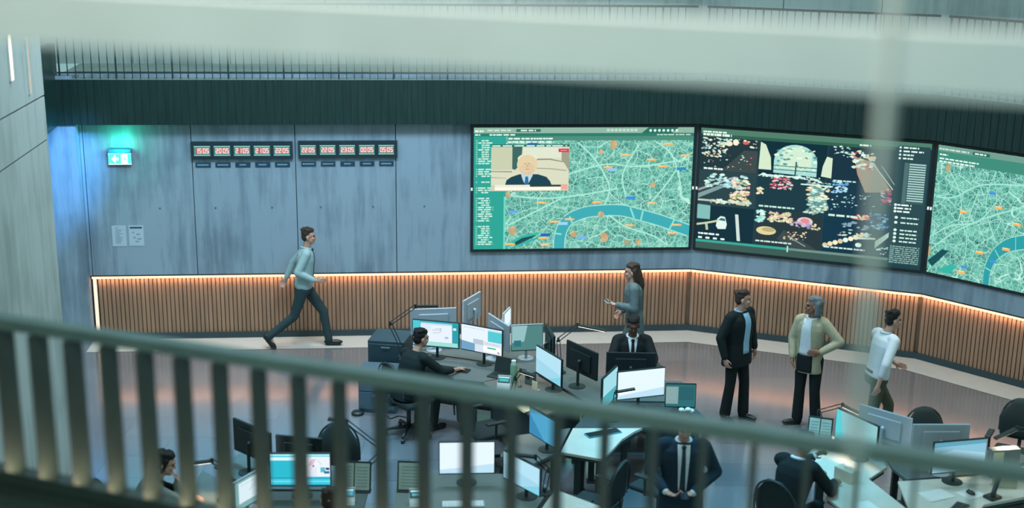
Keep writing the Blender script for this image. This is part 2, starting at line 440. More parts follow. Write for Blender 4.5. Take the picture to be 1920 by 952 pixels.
# ------------------------------------------------------------------ wall displays
SW, SH, Z0 = 3.327, 1.868, 1.378
def screen(S, a0, name, label, paint, mats, w=SW):
    e = empty(name, label, 'wall screen', S.p(a0+SW/2, Z0, .0))
    inv = Matrix.Translation(-e.location)
    b = MB(); S.box(b, a0-.045, a0+SW+.045, Z0-.045, Z0+SH+.04, .002, .05)
    o = b.build('bezel', M_BLACK, e); o.matrix_parent_inverse = inv
    c = Canvas(SW, SH, S.mtx(a0+SW/2, Z0, .052), .0006); paint(c)
    o = c.build('display', e, mats); o.matrix_parent_inverse = inv
    k = MB()
    for a in (a0-.028, a0+SW+.028): k.obox(S.p(a, Z0+SH*.5, .052), S.u*.012, S.n*.003, V((0, 0, .022)))
    o = k.build('status_light', glow('status_light_white', 'e8fff6', 1.0), e); o.matrix_parent_inverse = inv
    return e
R = random.Random(4)
TX, TX2 = 'c3ead9', '93d4bf'
def ribbon(c, pts, w, col, edge, layer):
    c.line(pts, w+.016, edge, layer); c.line(pts, w, col, layer+1)
    for p in pts: c.disc(p[0], p[1], (w/2)*c.h/c.w, w/2, col, layer+1)
def smooth(pts, n=6):
    out = []
    for i in range(len(pts)-1):
        p0, p1, p2, p3 = pts[max(i-1, 0)], pts[i], pts[i+1], pts[min(i+2, len(pts)-1)]
        for k in range(n):
            t = k/n
            out.append(tuple(.5*((2*p1[j])+(-p0[j]+p2[j])*t+(2*p0[j]-5*p1[j]+4*p2[j]-p3[j])*t*t+(-p0[j]+3*p1[j]-3*p2[j]+p3[j])*t**3) for j in (0, 1)))
    return out + [pts[-1]]
def paint_map(c):
    c.rect(0, 0, 1, 1, '2f8f80', 0, 1)
    # river
    rv = smooth([(.395, -.0), (.40, .12), (.43, .23), (.50, .295), (.58, .315), (.68, .315), (.77, .275), (.85, .235), (.93, .185), (1.0, .14)], 5)
    ribbon(c, rv, .085, '3fa7b0', 'a8e0d2', 2)
    for (x0, y0), (x1, y1) in (((.44, .27), (.46, .19)), ((.72, .34), (.74, .25)), ((.78, .31), (.77, .22)), ((.93, .24), (.90, .13)), ((.405, .12), (.36, .13))): c.line([(x0, y0), (x1, y1)], .014, '8fd8c6', 4)
    for pts in ([(.15, .02), (.22, .10), (.30, .13)], [(.17, .0), (.25, .06), (.31, .10)]): c.line(pts, .02, '37b0a0', 3)
    c.poly([(.15, .03), (.20, .03), (.29, .11), (.26, .12)], '1d4f55', 2)
    # big streets
    for pts in ([(.43, .62), (.60, .70), (.75, .68), (.98, .74)], [(.47, .88), (.55, .74), (.62, .52), (.60, .36)], [(.84, .87), (.90, .78), (.94, .6), (.96, .4)], [(.15, .45), (.32, .42), (.5, .45), (.66, .5)], [(.62, .28), (.7, .18), (.83, .1), (.9, .02)], [(.75, .86), (.68, .62), (.7, .42)], [(.16, .2), (.27, .3), (.40, .42)], [(.8, .35), (.87, .5), (.93, .66)]):
        c.line(smooth(pts, 4), .012, 'a5e3d0', 3)
    for u, v, r in ((.63, .86, .045), (.575, .80, .026), (.585, .285, .03), (.18, .155, .045), (.46, .12, .035), (.60, .09, .05), (.76, .045, .035), (.155, .45, .03), (.82, .53, .03), (.71, .05, .03)):
        for k in range(7):
            t = R.uniform(0, 6.28); c.disc(u+math.cos(t)*r*.22, v+math.sin(t)*r*.4, r*.26, r*.45, R.choice(['c9a77a', 'b79873', 'd0b489', 'a8a07e']), 5, 9)
    for u, v in ((.69, .775), (.61, .675), (.81, .735), (.86, .68), (.885, .865), (.965, .77), (.31, .385), (.565, .385), (.82, .375), (.37, .225), (.44, .245), (.72, .19), (.94, .19), (.92, .12), (.32, .088), (.17, .04), (.33, .03)):
        c.rect(u-.022, v-.008, u+.022, v+.008, 'efb061', 7); c.rect(u-.02, v+.003, u+.012, v+.007, 'ffe6b8', 8)
    for u, v, col in ((.265, .87, '2b6fc0'), (.63, .655, '8fc4ea'), (.72, .42, '3b8fd0'), (.18, .31, '63a8e0'), (.33, .115, '2a5fb5'), (.50, .09, '79b2e0'), (.41, .21, '9ad0f0'), (.95, .66, '2f86c0')):
        c.rect(u-.022, v-.012, u+.022, v+.012, col, 7)
    # left list
    c.rect(0, 0, .145, .975, '2fa092', 9)
    c.rect(.137, .0, .145, .44, '6fd0bd', 10)
    v = .92
    while v > .02:
        a, b = R.choice([(.035, .075), (.02, .075), (.035, .07), (.02, .09)]); 
        if R.random() < .12: v -= .03; continue
        c.text(a, v, b, .011, TX, 10, 2, R); c.rect(.01, v, .016, v+.01, TX2, 10); v -= .0185
    # top bars
    c.rect(0, .955, 1, 1, '8db2a0', 11); c.rect(0, .93, 1, .955, '2c7a68', 11); c.rect(.15, .895, 1, .93, '4d8a78', 11)
    c.poly([(.76, .955), (.79, 1), (.93, 1), (.90, .955)], '2c6b5b', 12)
    for k in range(7): c.disc(.80+k*.02, .975, .006, .011, 'd9f5ea', 13)
    for k in range(8): c.rect(.60+k*.018, .968, .613+k*.018, .988, 'b8d8c8', 13)
    c.rect(.19, .966, .30, .988, '2c6b5b', 12); c.text(.21, .972, .28, .01, 'e2f7ee', 13, 2, R)
    c.text(.005, .965, .045, .015, 'd8f0e4', 13, 2, R); c.text(.06, .972, .17, .012, 'c4e0d2', 13, 5, R)
    c.text(.005, .937, .03, .01, 'e9fff6', 13, 1, R); c.text(.07, .937, .19, .01, 'e9fff6', 13, 5, R); c.text(.83, .937, .99, .008, 'c4ead9', 13, 6, R)
    for v in (.905, .878): c.text(.155, v, .36, .012, 'dff7ec', 13, 8, R)
    # news window
    u0, v0, u1, v1 = .078, .485, .432, .845
    c.rect(u0, v0, u1, v1+.02, '2a6b60', 14); c.text(u0+.005, v1+.004, u1-.01, .009, 'd8f5e8', 15, 7, R)
    def P(x, y): return (u0+(u1-u0)*x, v0+(v1-v0)*(1-y))
    def pol(pts, col, l): c.poly([P(*p) for p in pts], col, l)
    pol([(0, 0), (1, 0), (1, 1), (0, 1)], 'd3d6bd', 15)
    pol([(0, .0), (.27, .0), (.27, .52), (.0, .52)], 'c3c9ac', 16)
    pol([(.27, .0), (.40, .0), (.38, .38), (.31, .52), (.27, .50)], '3d6661', 17)
    pol([(.0, .545), (.27, .55), (.27, .575), (.0, .565)], '8f8f74', 17); pol([(0, .68), (.2, .70), (.2, .712), (0, .70)], 'a5a78c', 17)
    pol([(.40, .0), (.9, .0), (.9, .25), (.42, .26)], 'd9e0cb', 16); pol([(.9, .1), (1, .1), (1, .55), (.95, .4), (.9, .3)], '9c9b86', 17)
    pol([(.54, .27), (.75, .265), (.92, .33), (.92, .35), (.75, .295), (.54, .30)], '8d8a6c', 18)
    pol([(.5, .47), (.75, .485), (.97, .53), (.97, .55), (.75, .505), (.5, .49)], '9c9a7c', 18)
    pol([(.18, .87), (.20, .75), (.26, .68), (.36, .62), (.60, .62), (.71, .68), (.76, .78), (.78, .87)], '1f4450', 19)
    pol([(.385, .57), (.52, .58), (.535, .64), (.49, .80), (.45, .88), (.41, .76), (.39, .65)], 'b7d2e0', 20)
    pol([(.44, .67), (.475, .67), (.485, .85), (.455, .89), (.432, .83)], '2c6f96', 21)
    c.disc(*P(.462, .40), .047, .082, 'dccba4', 21); c.disc(*P(.465, .50), .034, .05, 'd9b898', 21)
    c.disc(*P(.462, .27), .044, .04, 'e6e3cc', 20); c.disc(*P(.385, .36), .014, .035, 'd5d6c4', 20); c.disc(*P(.40, .44), .01, .02, 'd5d6c4', 20)
    for x in (.435, .485): c.rect(P(x-.014, 0)[0], P(0, .385)[1], P(x+.014, 0)[0], P(0, .372)[1], '9c8363', 22)
    c.rect(P(.44, 0)[0], P(0, .515)[1], P(.487, 0)[0], P(0, .50)[1], 'b98472', 22); c.rect(P(.457, 0)[0], P(0, .455)[1], P(.473, 0)[0], P(0, .40)[1], 'c9a684', 22)
    pol([(.0, .87), (1, .87), (1, 1), (0, 1)], 'c9c8b0', 22); pol([(.05, .86), (.5, .86), (.5, .905), (.05, .905)], 'e6e6d6', 23); pol([(.5, .86), (.9, .86), (.9, .905), (.5, .905)], '27433f', 23)
    pol([(.05, .91), (.9, .91), (.9, .985), (.05, .985)], 'f4f1de', 23); pol([(.905, .85), (.985, .85), (.985, .97), (.905, .97)], 'e8a597', 24)
    pol([(.86, .04), (.995, .04), (.995, .12), (.86, .12)], 'c93a50', 23); pol([(.885, .07), (.97, .07), (.97, .09), (.885, .09)], 'e88f98', 24)
def paint_map_b(c):
    c.rect(0, 0, 1, 1, '2f8f80', 0, 1)
    c.rect(.4, .955, 1, 1, '6f9a8c', 11); c.rect(.4, .87, 1, .955, '3f8a78', 11)
    c.us = .47
    rv = smooth([(.58, -.0), (.58, .10), (.61, .20), (.66, .27), (.74, .33), (.85, .37), (1, .40), (1.3, .42), (1.7, .33), (2.15, .2)], 5)
    ribbon(c, rv, .10, '2f9aa2', '93d6c4', 2)
    for a, b in (((.56, .13), (.66, .10)), ((.63, .28), (.70, .20)), ((.80, .43), (.82, .27))): c.line([a, b], .01, '8fd8c6', 4)
    for pts in ([(.0, .28), (.2, .4), (.45, .47), (.62, .68)], [(.02, .18), (.2, .33), (.5, .5), (.8, .62)], [(.3, .0), (.36, .2), (.35, .45), (.42, .7)], [(.1, .85), (.25, .65), (.3, .4)], [(.55, .85), (.5, .6), (.62, .35)], [(.02, .6), (.2, .62), (.45, .75), (.9, .8)]): c.line(smooth(pts, 4), .012, '9fdfcd', 3)
    c.poly([(.0, .09), (.13, .2), (.2, .2), (.05, .05)], '1d4f55', 2); c.poly([(.10, .03), (.25, .11), (.28, .08), (.22, .02)], '37b0a0', 3)
    for u, v, r in ((.11, .84, .05), (.0, .17, .05)):
        for k in range(7):
            t = R.uniform(0, 6.28); c.disc(max(.01, u+math.cos(t)*r*.22), v+math.sin(t)*r*.4, r*.26, r*.45, R.choice(['b9a87e', 'b79873', 'a8a07e']), 5, 9)
    for u, v in ((.30, .52), (.49, .235), (.73, .30), (.34, .055), (.62, .6), (.8, .5)): c.rect(u-.035, v-.011, u+.035, v+.011, 'efb061', 7); c.rect(u-.03, v+.004, u+.02, v+.009, 'ffe6b8', 8)
    for u, v in ((.62, .19), (.36, .10), (.55, .7)): c.rect(u-.03, v-.01, u+.03, v+.01, '4a8fd8', 7)
    c.rect(0, .955, 1, 1, '6f9a8c', 11); c.rect(0, .87, 1, .955, '3f8a78', 11); c.rect(.33, .96, .49, .985, '2c6b5b', 12)
    c.text(.01, .967, .30, .012, 'c4e0d2', 13, 7, R); c.text(.35, .967, .46, .011, 'e2f7ee', 13, 3, R)
    c.text(.02, .925, .10, .011, 'dff7ec', 13, 2, R); c.text(.02, .895, .40, .011, 'dff7ec', 13, 9, R); c.text(.02, .872, .36, .012, 'dff7ec', 13, 9, R)
def paint_cameras(c):
    c.rect(0, 0, 1, 1, '22414a', 0)
    c.rect(0, .955, 1, 1, '4f7d6a', 2); c.rect(.02, .93, .85, .955, '33604f', 2)
    c.text(.01, .965, .12, .012, 'e6fff2', 4, 6, R); c.text(.01, .94, .14, .018, 'e6fff2', 4, 6, R); c.text(.7, .945, .75, .012, 'e6fff2', 4, 2, R)
    # nine camera pictures
    tiles = [(.0, .66, .262, .93, '24383f'), (.268, .66, .565, .93, '13313c'), (.571, .66, .855, .93, '1d3543'),
             (.0, .37, .262, .655, '2d454a'), (.268, .37, .565, .655, '1f3c45'), (.571, .37, .855, .655, '1b3a4b'),
             (.0, .08, .262, .365, '16323e'), (.268, .08, .565, .365, '2a3a3f'), (.571, .08, .855, .365, '17384a')]
    for a in tiles: c.rect(a[0], a[1], a[2], a[3], a[4], 1)
    def blobs(u0, v0, u1, v1, n, cols, s=.012, l=5):
        for _ in range(int(n*2.6)):
            u, v = R.uniform(u0, u1), R.uniform(v0, v1); k = R.uniform(.25, 1.0)*s
            pts = [(u+math.cos(t)*k*R.uniform(.5, 1.3), v+math.sin(t)*k*1.1*R.uniform(.4, 1.1)) for t in [i*1.05 for i in range(6)]]
            c.poly(pts, R.choice(cols), l)
    WH, WM, RD = ['d9f5ea', 'bfe6da', '9fd2cc'], ['e6dcb4', 'd8c79c', 'f0e8c8'], ['c9455a', 'e07080', 'a83048']
    blobs(.01, .77, .12, .93, 34, WH+WM, .010); blobs(.10, .86, .26, .93, 9, WM+WH, .012); c.disc(.13, .885, .016, .02, 'e8e4c4', 6); c.disc(.205, .90, .014, .013, 'd0646a', 6); c.disc(.16, .90, .013, .025, 'efeccf', 6)
    c.poly([(.10, .66), (.26, .66), (.26, .84), (.20, .84)], '3d4b4a', 4); blobs(.02, .66, .25, .80, 16, WH+RD, .006)
    # station hall windows
    c.poly([(.268, .70), (.325, .70), (.32, .80), (.295, .90), (.272, .92)], 'cfe3c6', 4)
    arch = [(.335, .68)] + [(.43+.095*math.cos(t), .78+.135*math.sin(t)) for t in [PI-k*PI/12 for k in range(13)]] + [(.525, .67)]
    c.poly(arch, 'a4d8cf', 4); c.poly([(.36, .72), (.50, .72), (.50, .86), (.43, .90), (.37, .86)], 'c9e6cc', 5); blobs(.34, .69, .52, .90, 24, ['4d8f90', '7fbfb8', 'e8f5dc', 'dfe8c4'], .012, 6)
    c.rect(.335, .735, .525, .742, '3c7a7c', 7); c.rect(.335, .705, .525, .712, '3c7a7c', 7); c.line([(.432, .67), (.434, .78)], .012, '2b5a60', 7)
    c.poly([(.545, .68), (.59, .67), (.59, .83), (.565, .84), (.55, .76)], 'cfe3c6', 4); blobs(.27, .645, .55, .665, 22, WH, .012, 6); c.rect(.28, .655, .46, .662, 'e4fff4', 7)
    # road lights
    c.poly([(.68, .86), (.77, .82), (.85, .60), (.74, .58), (.70, .72)], '9f9886', 4); blobs(.67, .76, .77, .90, 26, WM+WH+RD[:1], .013, 6)
    c.line([(.76, .82), (.855, .62)], .008, 'd5dccb', 6); c.line([(.80, .80), (.86, .66)], .006, 'aab9b0', 6); c.text(.60, .652, .70, .01, 'c9eee0', 7, 5, R); blobs(.59, .85, .66, .93, 10, WH, .008)
    # motorway
    c.poly([(.0, .42), (.0, .46), (.17, .60), (.2, .6)], '7f9b9c', 4); c.poly([(.0, .48), (.0, .50), (.16, .62), (.18, .62)], '9d9fa2', 5)
    blobs(.03, .52, .22, .63, 40, WH+['8fc8d8'], .013, 6); blobs(.15, .42, .23, .60, 34, WM+['d8a9a0', 'f0e0d0', '9fae5c'], .014, 6); c.rect(.0, .40, .24, .415, 'b9c8c0', 5); blobs(.05, .39, .24, .42, 20, WM+WH, .012, 6)
    c.text(.02, .665, .11, .014, 'e8fff6', 7, 4, R)
    # crossing with tail lights
    blobs(.33, .55, .42, .64, 30, RD+['e8c8c8', 'c9e6dc'], .010, 6); blobs(.27, .50, .30, .55, 8, WM, .010, 6)
    c.poly([(.50, .63), (.56, .58), (.59, .42), (.52, .36), (.50, .48)], '6d9a92', 4); blobs(.49, .38, .59, .64, 44, WH+WM+['4d8f90'], .014, 6); c.rect(.46, .6, .60, .61, 'd9f5ea', 7)
    c.text(.28, .395, .44, .013, 'c9eee0', 7, 8, R)
    # blue street
    blobs(.60, .56, .66, .65, 14, ['5f9fd0', '9fcfe8', 'c9e8f0'], .012, 6); blobs(.60, .42, .80, .56, 16, WH, .007, 6); blobs(.81, .5, .855, .62, 14, RD+['2f7fb8', 'c9e8f0'], .012, 6); blobs(.77, .30, .85, .42, 16, ['2a6fb0', '4f9fd0', '9fd0e0'], .012, 6)
    c.text(.59, .37, .72, .016, 'c9eee0', 7, 4, R); blobs(.70, .36, .77, .40, 10, WM+RD[1:2], .012, 6)
    # car park with white car
    c.poly([(.0, .25), (.0, .37), (.06, .365), (.06, .25)], '7fb9b4', 4); c.line(smooth([(.0, .20), (.05, .22), (.10, .245)], 4), .016, 'c2cfa8', 5); c.line([(.045, .21), (.05, .16)], .02, 'b8c8a0', 5)
    c.poly([(.09, .20), (.095, .26), (.11, .285), (.13, .28), (.14, .22), (.135, .18), (.10, .175)], 'd9efe6', 5); c.poly([(.10, .25), (.112, .27), (.13, .265), (.132, .245)], '3d6a72', 6)
    c.poly([(.175, .31), (.19, .31), (.205, .09), (.19, .09)], 'c9dcd4', 5); c.text(.01, .12, .11, .014, 'e8fff6', 7, 4, R)
    for k in range(4): c.rect(.01+k*.035, .085, .028+k*.035, .10, 'e8fff6', 7)
    # busy street
    blobs(.275, .27, .31, .36, 14, ['d9f5ea', '8fd8d0'], .014, 6); blobs(.33, .28, .43, .36, 30, WM+['b8c8a0', 'd8a9a0'], .014, 6); c.disc(.49, .305, .035, .035, 'd8c9cc', 6); c.disc(.49, .31, .02, .02, 'e08890', 7); blobs(.43, .25, .52, .30, 14, ['9f8fb8', 'c9b8c8'], .012, 6)
    c.disc(.32, .20, .045, .035, 'd8cf9c', 6); c.disc(.33, .21, .03, .018, 'b9a878', 7); c.poly([(.40, .22), (.55, .08), (.42, .08), (.37, .14)], '3d4a4c', 4); blobs(.52, .24, .56, .29, 6, WM, .01, 6); blobs(.40, .14, .5, .22, 12, WM+RD[1:2], .008, 6); c.line([(.42, .17), (.50, .10)], .006, '9fb0ac', 6)
    c.text(.275, .105, .44, .012, 'd0eee2', 7, 9, R)
    # traffic queue
    for k in range(9): c.disc(.585+k*.022, .13+k*.014, .012, .02, R.choice(WH+WM), 6, 8)
    c.poly([(.70, .20), (.80, .21), (.80, .225), (.70, .215)], 'd0eee2', 6); c.poly([(.80, .14), (.855, .24), (.855, .28), (.80, .20)], 'b8d8c8', 6); blobs(.64, .22, .80, .25, 14, WM+WH, .009, 6); blobs(.66, .27, .76, .34, 6, ['7fa0b0', '9fc0c8'], .016, 5); c.disc(.73, .155, .014, .018, WH[0], 6); c.text(.58, .11, .76, .012, 'd0eee2', 7, 8, R)
    blobs(.81, .10, .855, .16, 6, WH, .008, 6)
    # right list
    c.rect(.862, .03, .995, .97, '2c4a50', 3); c.rect(.915, .52, .985, .84, '3a5c60', 4); c.rect(.895, .52, .912, .84, '4f6e70', 4)
    v = .95
    while v > .845: c.text(.885, v, R.choice([.93, .95, .97]), .012, 'd9f5ea', 5, 3, R); c.disc(.872, v+.006, .005, .008, 'd9f5ea', 5); v -= .028
    v = .825
    while v > .53: c.rect(.915, v, .984, v+.010, 'a9cfc8', 5); v -= .019
    v = .50
    while v > .43: c.text(.88, v, .94, .012, 'e8fff6', 5, 2, R); c.disc(.872, v+.006, .006, .01, 'e8fff6', 5); v -= .026
    for v in (.40, .36, .30, .27, .24, .21): c.text(.90, v, .975, .011, 'c9eee0', 5, 4, R); c.disc(.88, v+.006, .007, .011, 'd9f5ea', 5)
    v = .17
    while v > .04: c.text(.865, v, .99, .008, '8fb8b0', 5, 6, R); v -= .016
    c.rect(0, .055, .42, .075, '3aa593', 5); c.rect(.42, .055, .86, .075, '6f8f84', 5); c.rect(.418, .04, .424, .09, 'b8e8d8', 6); c.rect(0, 0, .86, .055, '3d5a54', 4)
screen(W1, W1.L-.068-SW, 'map_screen', 'large wall screen showing teal city map and news window', paint_map, [PIX, MAP_A])
screen(W2, .068, 'camera_screen', 'large dark wall screen showing nine night camera pictures', paint_cameras, [PIX])
screen(W3, .068, 'map_screen', 'teal map wall screen cut off by the right edge of the photo', paint_map_b, [PIX, MAP_B])

# ------------------------------------------------------------------ clocks, plates, sign, notices
SEG7 = {'0': 'abcdef', '1': 'bc', '2': 'abged', '3': 'abgcd', '4': 'fgbc', '5': 'afgcd'}
def clock_bank(a0, a1, z0, z1, times, displays, label):
    e = empty('clock_bank', label, 'wall clock', W1.p(a0, z0, 0))
    inv = Matrix.Translation(-e.location)
    b = MB(); W1.box(b, a0, a1, z0, z1, .0, .05); o = b.build('housing', mat('clock_housing', '20333a', .4), e); o.matrix_parent_inverse = inv
    for tm, (c0, c1) in zip(times, displays):
        zz0, zz1 = z0+.055, z1-.062
        w, h = c1-c0, zz1-zz0
        c = Canvas(w, h, W1.mtx((c0+c1)/2, zz0, .051), .0006); c.rect(0, 0, 1, 1, '3f8a80', 0); c.rect(.0, .0, 1, .09, '8fd0c4', 1); c.rect(.0, .91, 1, 1, '8fd0c4', 1)
        o = c.build('clock_display', e); o.matrix_parent_inverse = inv
        d = Canvas(w, h, W1.mtx((c0+c1)/2, zz0, .052), .0006); d.rect(.08, .19, .93, .81, 'a86a6c', 1)
        x = .10
        for ch in tm:
            if ch == ':':
                for v in (.36, .6): d.rect(x, v, x+.03, v+.08, 'ffc9c4', 2)
                x += .055; continue
            W_, H0, H1, T = .165, .24, .76, .045
            S7 = {'a': (x, H1-.09, x+W_, H1), 'd': (x, H0, x+W_, H0+.09), 'g': (x, .455, x+W_, .545), 'b': (x+W_-T, .5, x+W_, H1), 'c': (x+W_-T, H0, x+W_, .5), 'f': (x, .5, x+T, H1), 'e': (x, H0, x+T, .5)}
            for q in SEG7[ch]: d.rect(*S7[q], 'ffe2e0', 2)
            x += .20
        g = d.build('digits', o)
D1 = [(1.634+i*.2887, 1.634+i*.2887+.235) for i in range(5)]
D2 = [(3.174+i*.2872, 3.174+i*.2872+.229) for i in range(5)]
clock_bank(1.591, 3.062, 2.783, 3.045, ['15:05', '20:05', '21:05', '21:05', '22:05'], D1, 'left bank of five red digital clocks on concrete wall')
clock_bank(3.145, 4.600, 2.795, 3.052, ['22:05', '22:05', '23:05', '00:05', '05:05'], D2, 'right bank of five red digital clocks beside the map screen')
ORD = ['leftmost', 'second', 'third', 'fourth', 'rightmost']
M_PLATE = mat('navy_plate', '1f4256', .4); M_PLTX = mat('pale_lettering', '8fa9b5', .5)
for bank, ds, z0 in (('left', D1, 2.658), ('right', D2, 2.666)):
    for i, (c0, c1) in enumerate(ds):
        p = empty('name_plate', ORD[i]+' small navy name plate under the '+bank+' clock bank', 'name plate', W1.p((c0+c1)/2, z0, 0), 0, 'name plates under the clocks')
        inv = Matrix.Translation(-p.location)
        m = MB(); W1.box(m, c0+.008, c1-.008, z0, z0+.072, 0, .012); o = m.build('plate', M_PLATE, p); o.matrix_parent_inverse = inv
        m = MB(); hw = (.085, .08, .05, .06, .075)[i]; cc = (c0+c1)/2
        k = 6
        for j in range(k): W1.box(m, cc-hw+j*2*hw/k, cc-hw+(j+.78)*2*hw/k, z0+.027, z0+.046, .012, .0135)
        o = m.build('lettering', M_PLTX, p); o.matrix_parent_inverse = inv
# emergency exit sign
e = empty('exit_sign', 'green lit emergency exit sign with white arrow and door', 'exit sign', W1.p(.565, 2.71, 0)); inv = Matrix.Translation(-e.location)
m = MB(); W1.box(m, .418, .735, 2.885, 2.945, 0, .09); o = m.build('housing', mat('sign_housing_blue', '3f7fa0', .5), e); o.matrix_parent_inverse = inv
m = MB(); W1.box(m, .402, .732, 2.71, 2.885, .02, .05); o = m.build('panel_body', mat('sign_edge', '2a8a78', .4), e); o.matrix_parent_inverse = inv
c = Canvas(.33, .17, W1.mtx(.567, 2.7125, .051), .0006)
c.rect(0, 0, 1, 1, '4fe0c0', 0); c.rect(0, 0, 1, .07, 'd5fff2', 1); c.rect(0, .93, 1, 1, 'b5fff0', 1)
c.poly([(.13, .5), (.32, .88), (.32, .62), (.45, .62), (.45, .38), (.32, .38), (.32, .12)], 'eafff8', 2)
c.rect(.56, .09, .84, .92, 'f4fffb', 2)
c.disc(.71, .72, .03, .07, '8fd8c6', 3); c.poly([(.67, .64), (.76, .6), (.78, .42), (.70, .36), (.66, .5)], '8fd8c6', 3); c.line([(.70, .38), (.64, .2)], .07, '8fd8c6', 3); c.line([(.75, .38), (.80, .18)], .07, '8fd8c6', 3); c.line([(.68, .6), (.62, .48)], .05, '8fd8c6', 3)
o = c.build('panel', e, [pixel_glow('sign_pixels', 1.6)]); o.matrix_parent_inverse = inv
m = MB(); W1.box(m, .43, .72, 2.947, 2.958, .02, .085); o = m.build('added_top_glow', glow('added_sign_glow', '35c4d4', .7), e); o.matrix_parent_inverse = inv  # glowing slab added on the housing to feed the halo above the sign
l = bpy.data.lights.new('exit_sign_light', 'POINT'); l.energy = 9; l.color = lin('30f0c0')[:3]; l.shadow_soft_size = .06  # point light added to widen the sign's glow on the wall
o = bpy.data.objects.new('exit_sign_light', l); COL.objects.link(o); o.location = W1.p(.60, 3.03, .16)
# two notices
for a0, a1, z0, z1, lb, head in ((.371, .578, 1.468, 1.785, 'left paper notice of close printed lines below the exit sign', 0), (.615, .832, 1.472, 1.785, 'right paper notice with a dark heading bar below the exit sign', 1)):
    p = empty('notice', lb, 'notice', W1.p((a0+a1)/2, z0, 0)); inv = Matrix.Translation(-p.location)
    m = MB(); W1.box(m, a0, a1, z0, z1, 0, .006); o = m.build('sheet', mat('notice_sheet', 'b2c0c8', .6, var=.03), p); o.matrix_parent_inverse = inv
    m = MB()
    if head:
        W1.box(m, a0+.02, a1-.02, z1-.045, z1-.02, .006, .008)
        for (x, z, w) in ((.05, .20, .03), (.11, .17, .05), (.06, .12, .04), (.12, .10, .06), (.09, .06, .05)): W1.box(m, a0+x, a0+x+w, z0+z, z0+z+.018, .006, .0075, 1)
    else:
        for k in range(11): W1.box(m, a0+.05, a0+.05+R.uniform(.06, .11), z0+.05+k*.02, z0+.058+k*.02, .006, .0075, 1)
        W1.box(m, a0+.05, a0+.10, z0+.28, z0+.29, .006, .0075, 1)
    o = m.build('print', [mat('print_dark', '2c4f5c', .6), mat('print_grey', '7f95a2', .6)], p); o.matrix_parent_inverse = inv

# ------------------------------------------------------------------ desks
def desk(label, poly, legs, top=None, z=.73, group='workstation desks', panels=()):
    cx = sum(p[0] for p in poly)/len(poly); cy = sum(p[1] for p in poly)/len(poly)
    e = empty('desk', label, 'desk', (cx, cy, 0), 0, group)
    lp = [(x-cx, y-cy) for x, y in poly]
    m = MB(); m.prism(lp, z-.028, z); m.build('desk_top', top or M_DESK, e)
    m = MB(); k = .93; m.prism([(x*k, y*k) for x, y in lp], z-.075, z-.0285); m.build('under_frame', M_DESKD, e)
    for i in panels:
        a, b = V(lp[i]+(0,)), V(lp[(i+1) % len(lp)]+(0,)); d = (b-a).normalized(); nn = V((d.y, -d.x, 0))
        if nn.dot((a+b)/2) > 0: nn = -nn
        a, b = a+d*.06+nn*.09, b-d*.06+nn*.09
        m = MB(); m.obox((a+b)/2+V((0, 0, .38)), (b-a)/2, nn*.008, V((0, 0, .27))); m.build('shade_panel', M_DESKD, e)  # dark panel added in place of the shade under the desk
    for x, y in legs:
        m = MB(); m.rbox(x-cx-.035, y-cy-.035, 0.006, x-cx+.035, y-cy+.035, z-.076, .008); m.rbox(x-cx-.05, y-cy-.05, 0, x-cx+.05, y-cy+.05, .02, .004); m.build('leg', M_DMET, e)
    return e
desk('curved grey desk under the two lit monitors before the dark jumper man', [(-1.45, 15.95), (-1.1, 15.72), (-.85, 15.52), (-.7, 15.22), (-.36, 15.13), (.285, 15.5), (-.15, 15.77), (-1.3, 16.2)], [(-1.3, 16.02), (-.15, 15.6), (-.45, 15.25)], panels=(6,))
desk('grey desk under the silver monitor backs by the panelling', [(-1.28, 16.23), (-.14, 15.81), (.3, 15.53), (.6, 15.95), (-.1, 16.6), (-1.25, 16.95)], [(-1.15, 16.8), (-.1, 16.45), (.4, 15.9)])
desk('slanted grey desk with green bottle and pale blue monitor', [(.29, 15.48), (-.34, 15.12), (.27, 14.02), (.93, 14.37)], [(-.2, 15.1), (.3, 14.15), (.8, 14.4), (.3, 15.35)], mat('warm_grey_laminate', '746a5e', .5, var=.06), panels=(1, 2))
desk('grey desk before the seated man in black suit', [(.33, 15.52), (.96, 14.43), (1.2, 14.56), (2.1, 14.56), (2.15, 15.25), (1.2, 15.35), (.75, 15.75)], [(.9, 14.6), (2.0, 14.7), (2.05, 15.15), (.7, 15.55)])
desk('dark desk under the big bright white monitor with the flower vase', [(.97, 14.34), (1.22, 14.5), (2.15, 14.5), (2.3, 14.0), (2.1, 13.78), (1.51, 13.745), (.735, 13.715)], [(1.1, 14.3), (2.05, 14.35), (2.1, 13.9), (.95, 13.85)], mat('dark_slate_laminate', '3f4c4c', .5), panels=(3, 4))
desk('desk with curved pale edge behind the standing navy suit man', [(1.51, 13.73), (1.42, 13.64), (1.25, 13.4), (1.12, 13.1), (1.01, 12.85), (.56, 13.03), (.72, 13.7)], [(1.3, 13.62), (.82, 13.6), (.75, 13.15), (.98, 13.05)], M_DESKP)
desk('small desk lobe carrying the blue monitor half hidden by a fin', [(.02, 13.45), (.69, 13.7), (.53, 13.03), (.2, 12.65), (-.1, 12.9)], [(.1, 13.3), (.5, 13.5), (.2, 12.85)])
desk('dark desk with pale back edge and dark monitor backs at lower left', [(-3.1, 12.55), (-2.6, 12.02), (-1.5, 12.02), (-1.45, 12.42), (-2.3, 12.5), (-2.75, 13.1)], [(-2.9, 12.6), (-1.6, 12.35), (-1.65, 12.15), (-2.6, 12.9)])
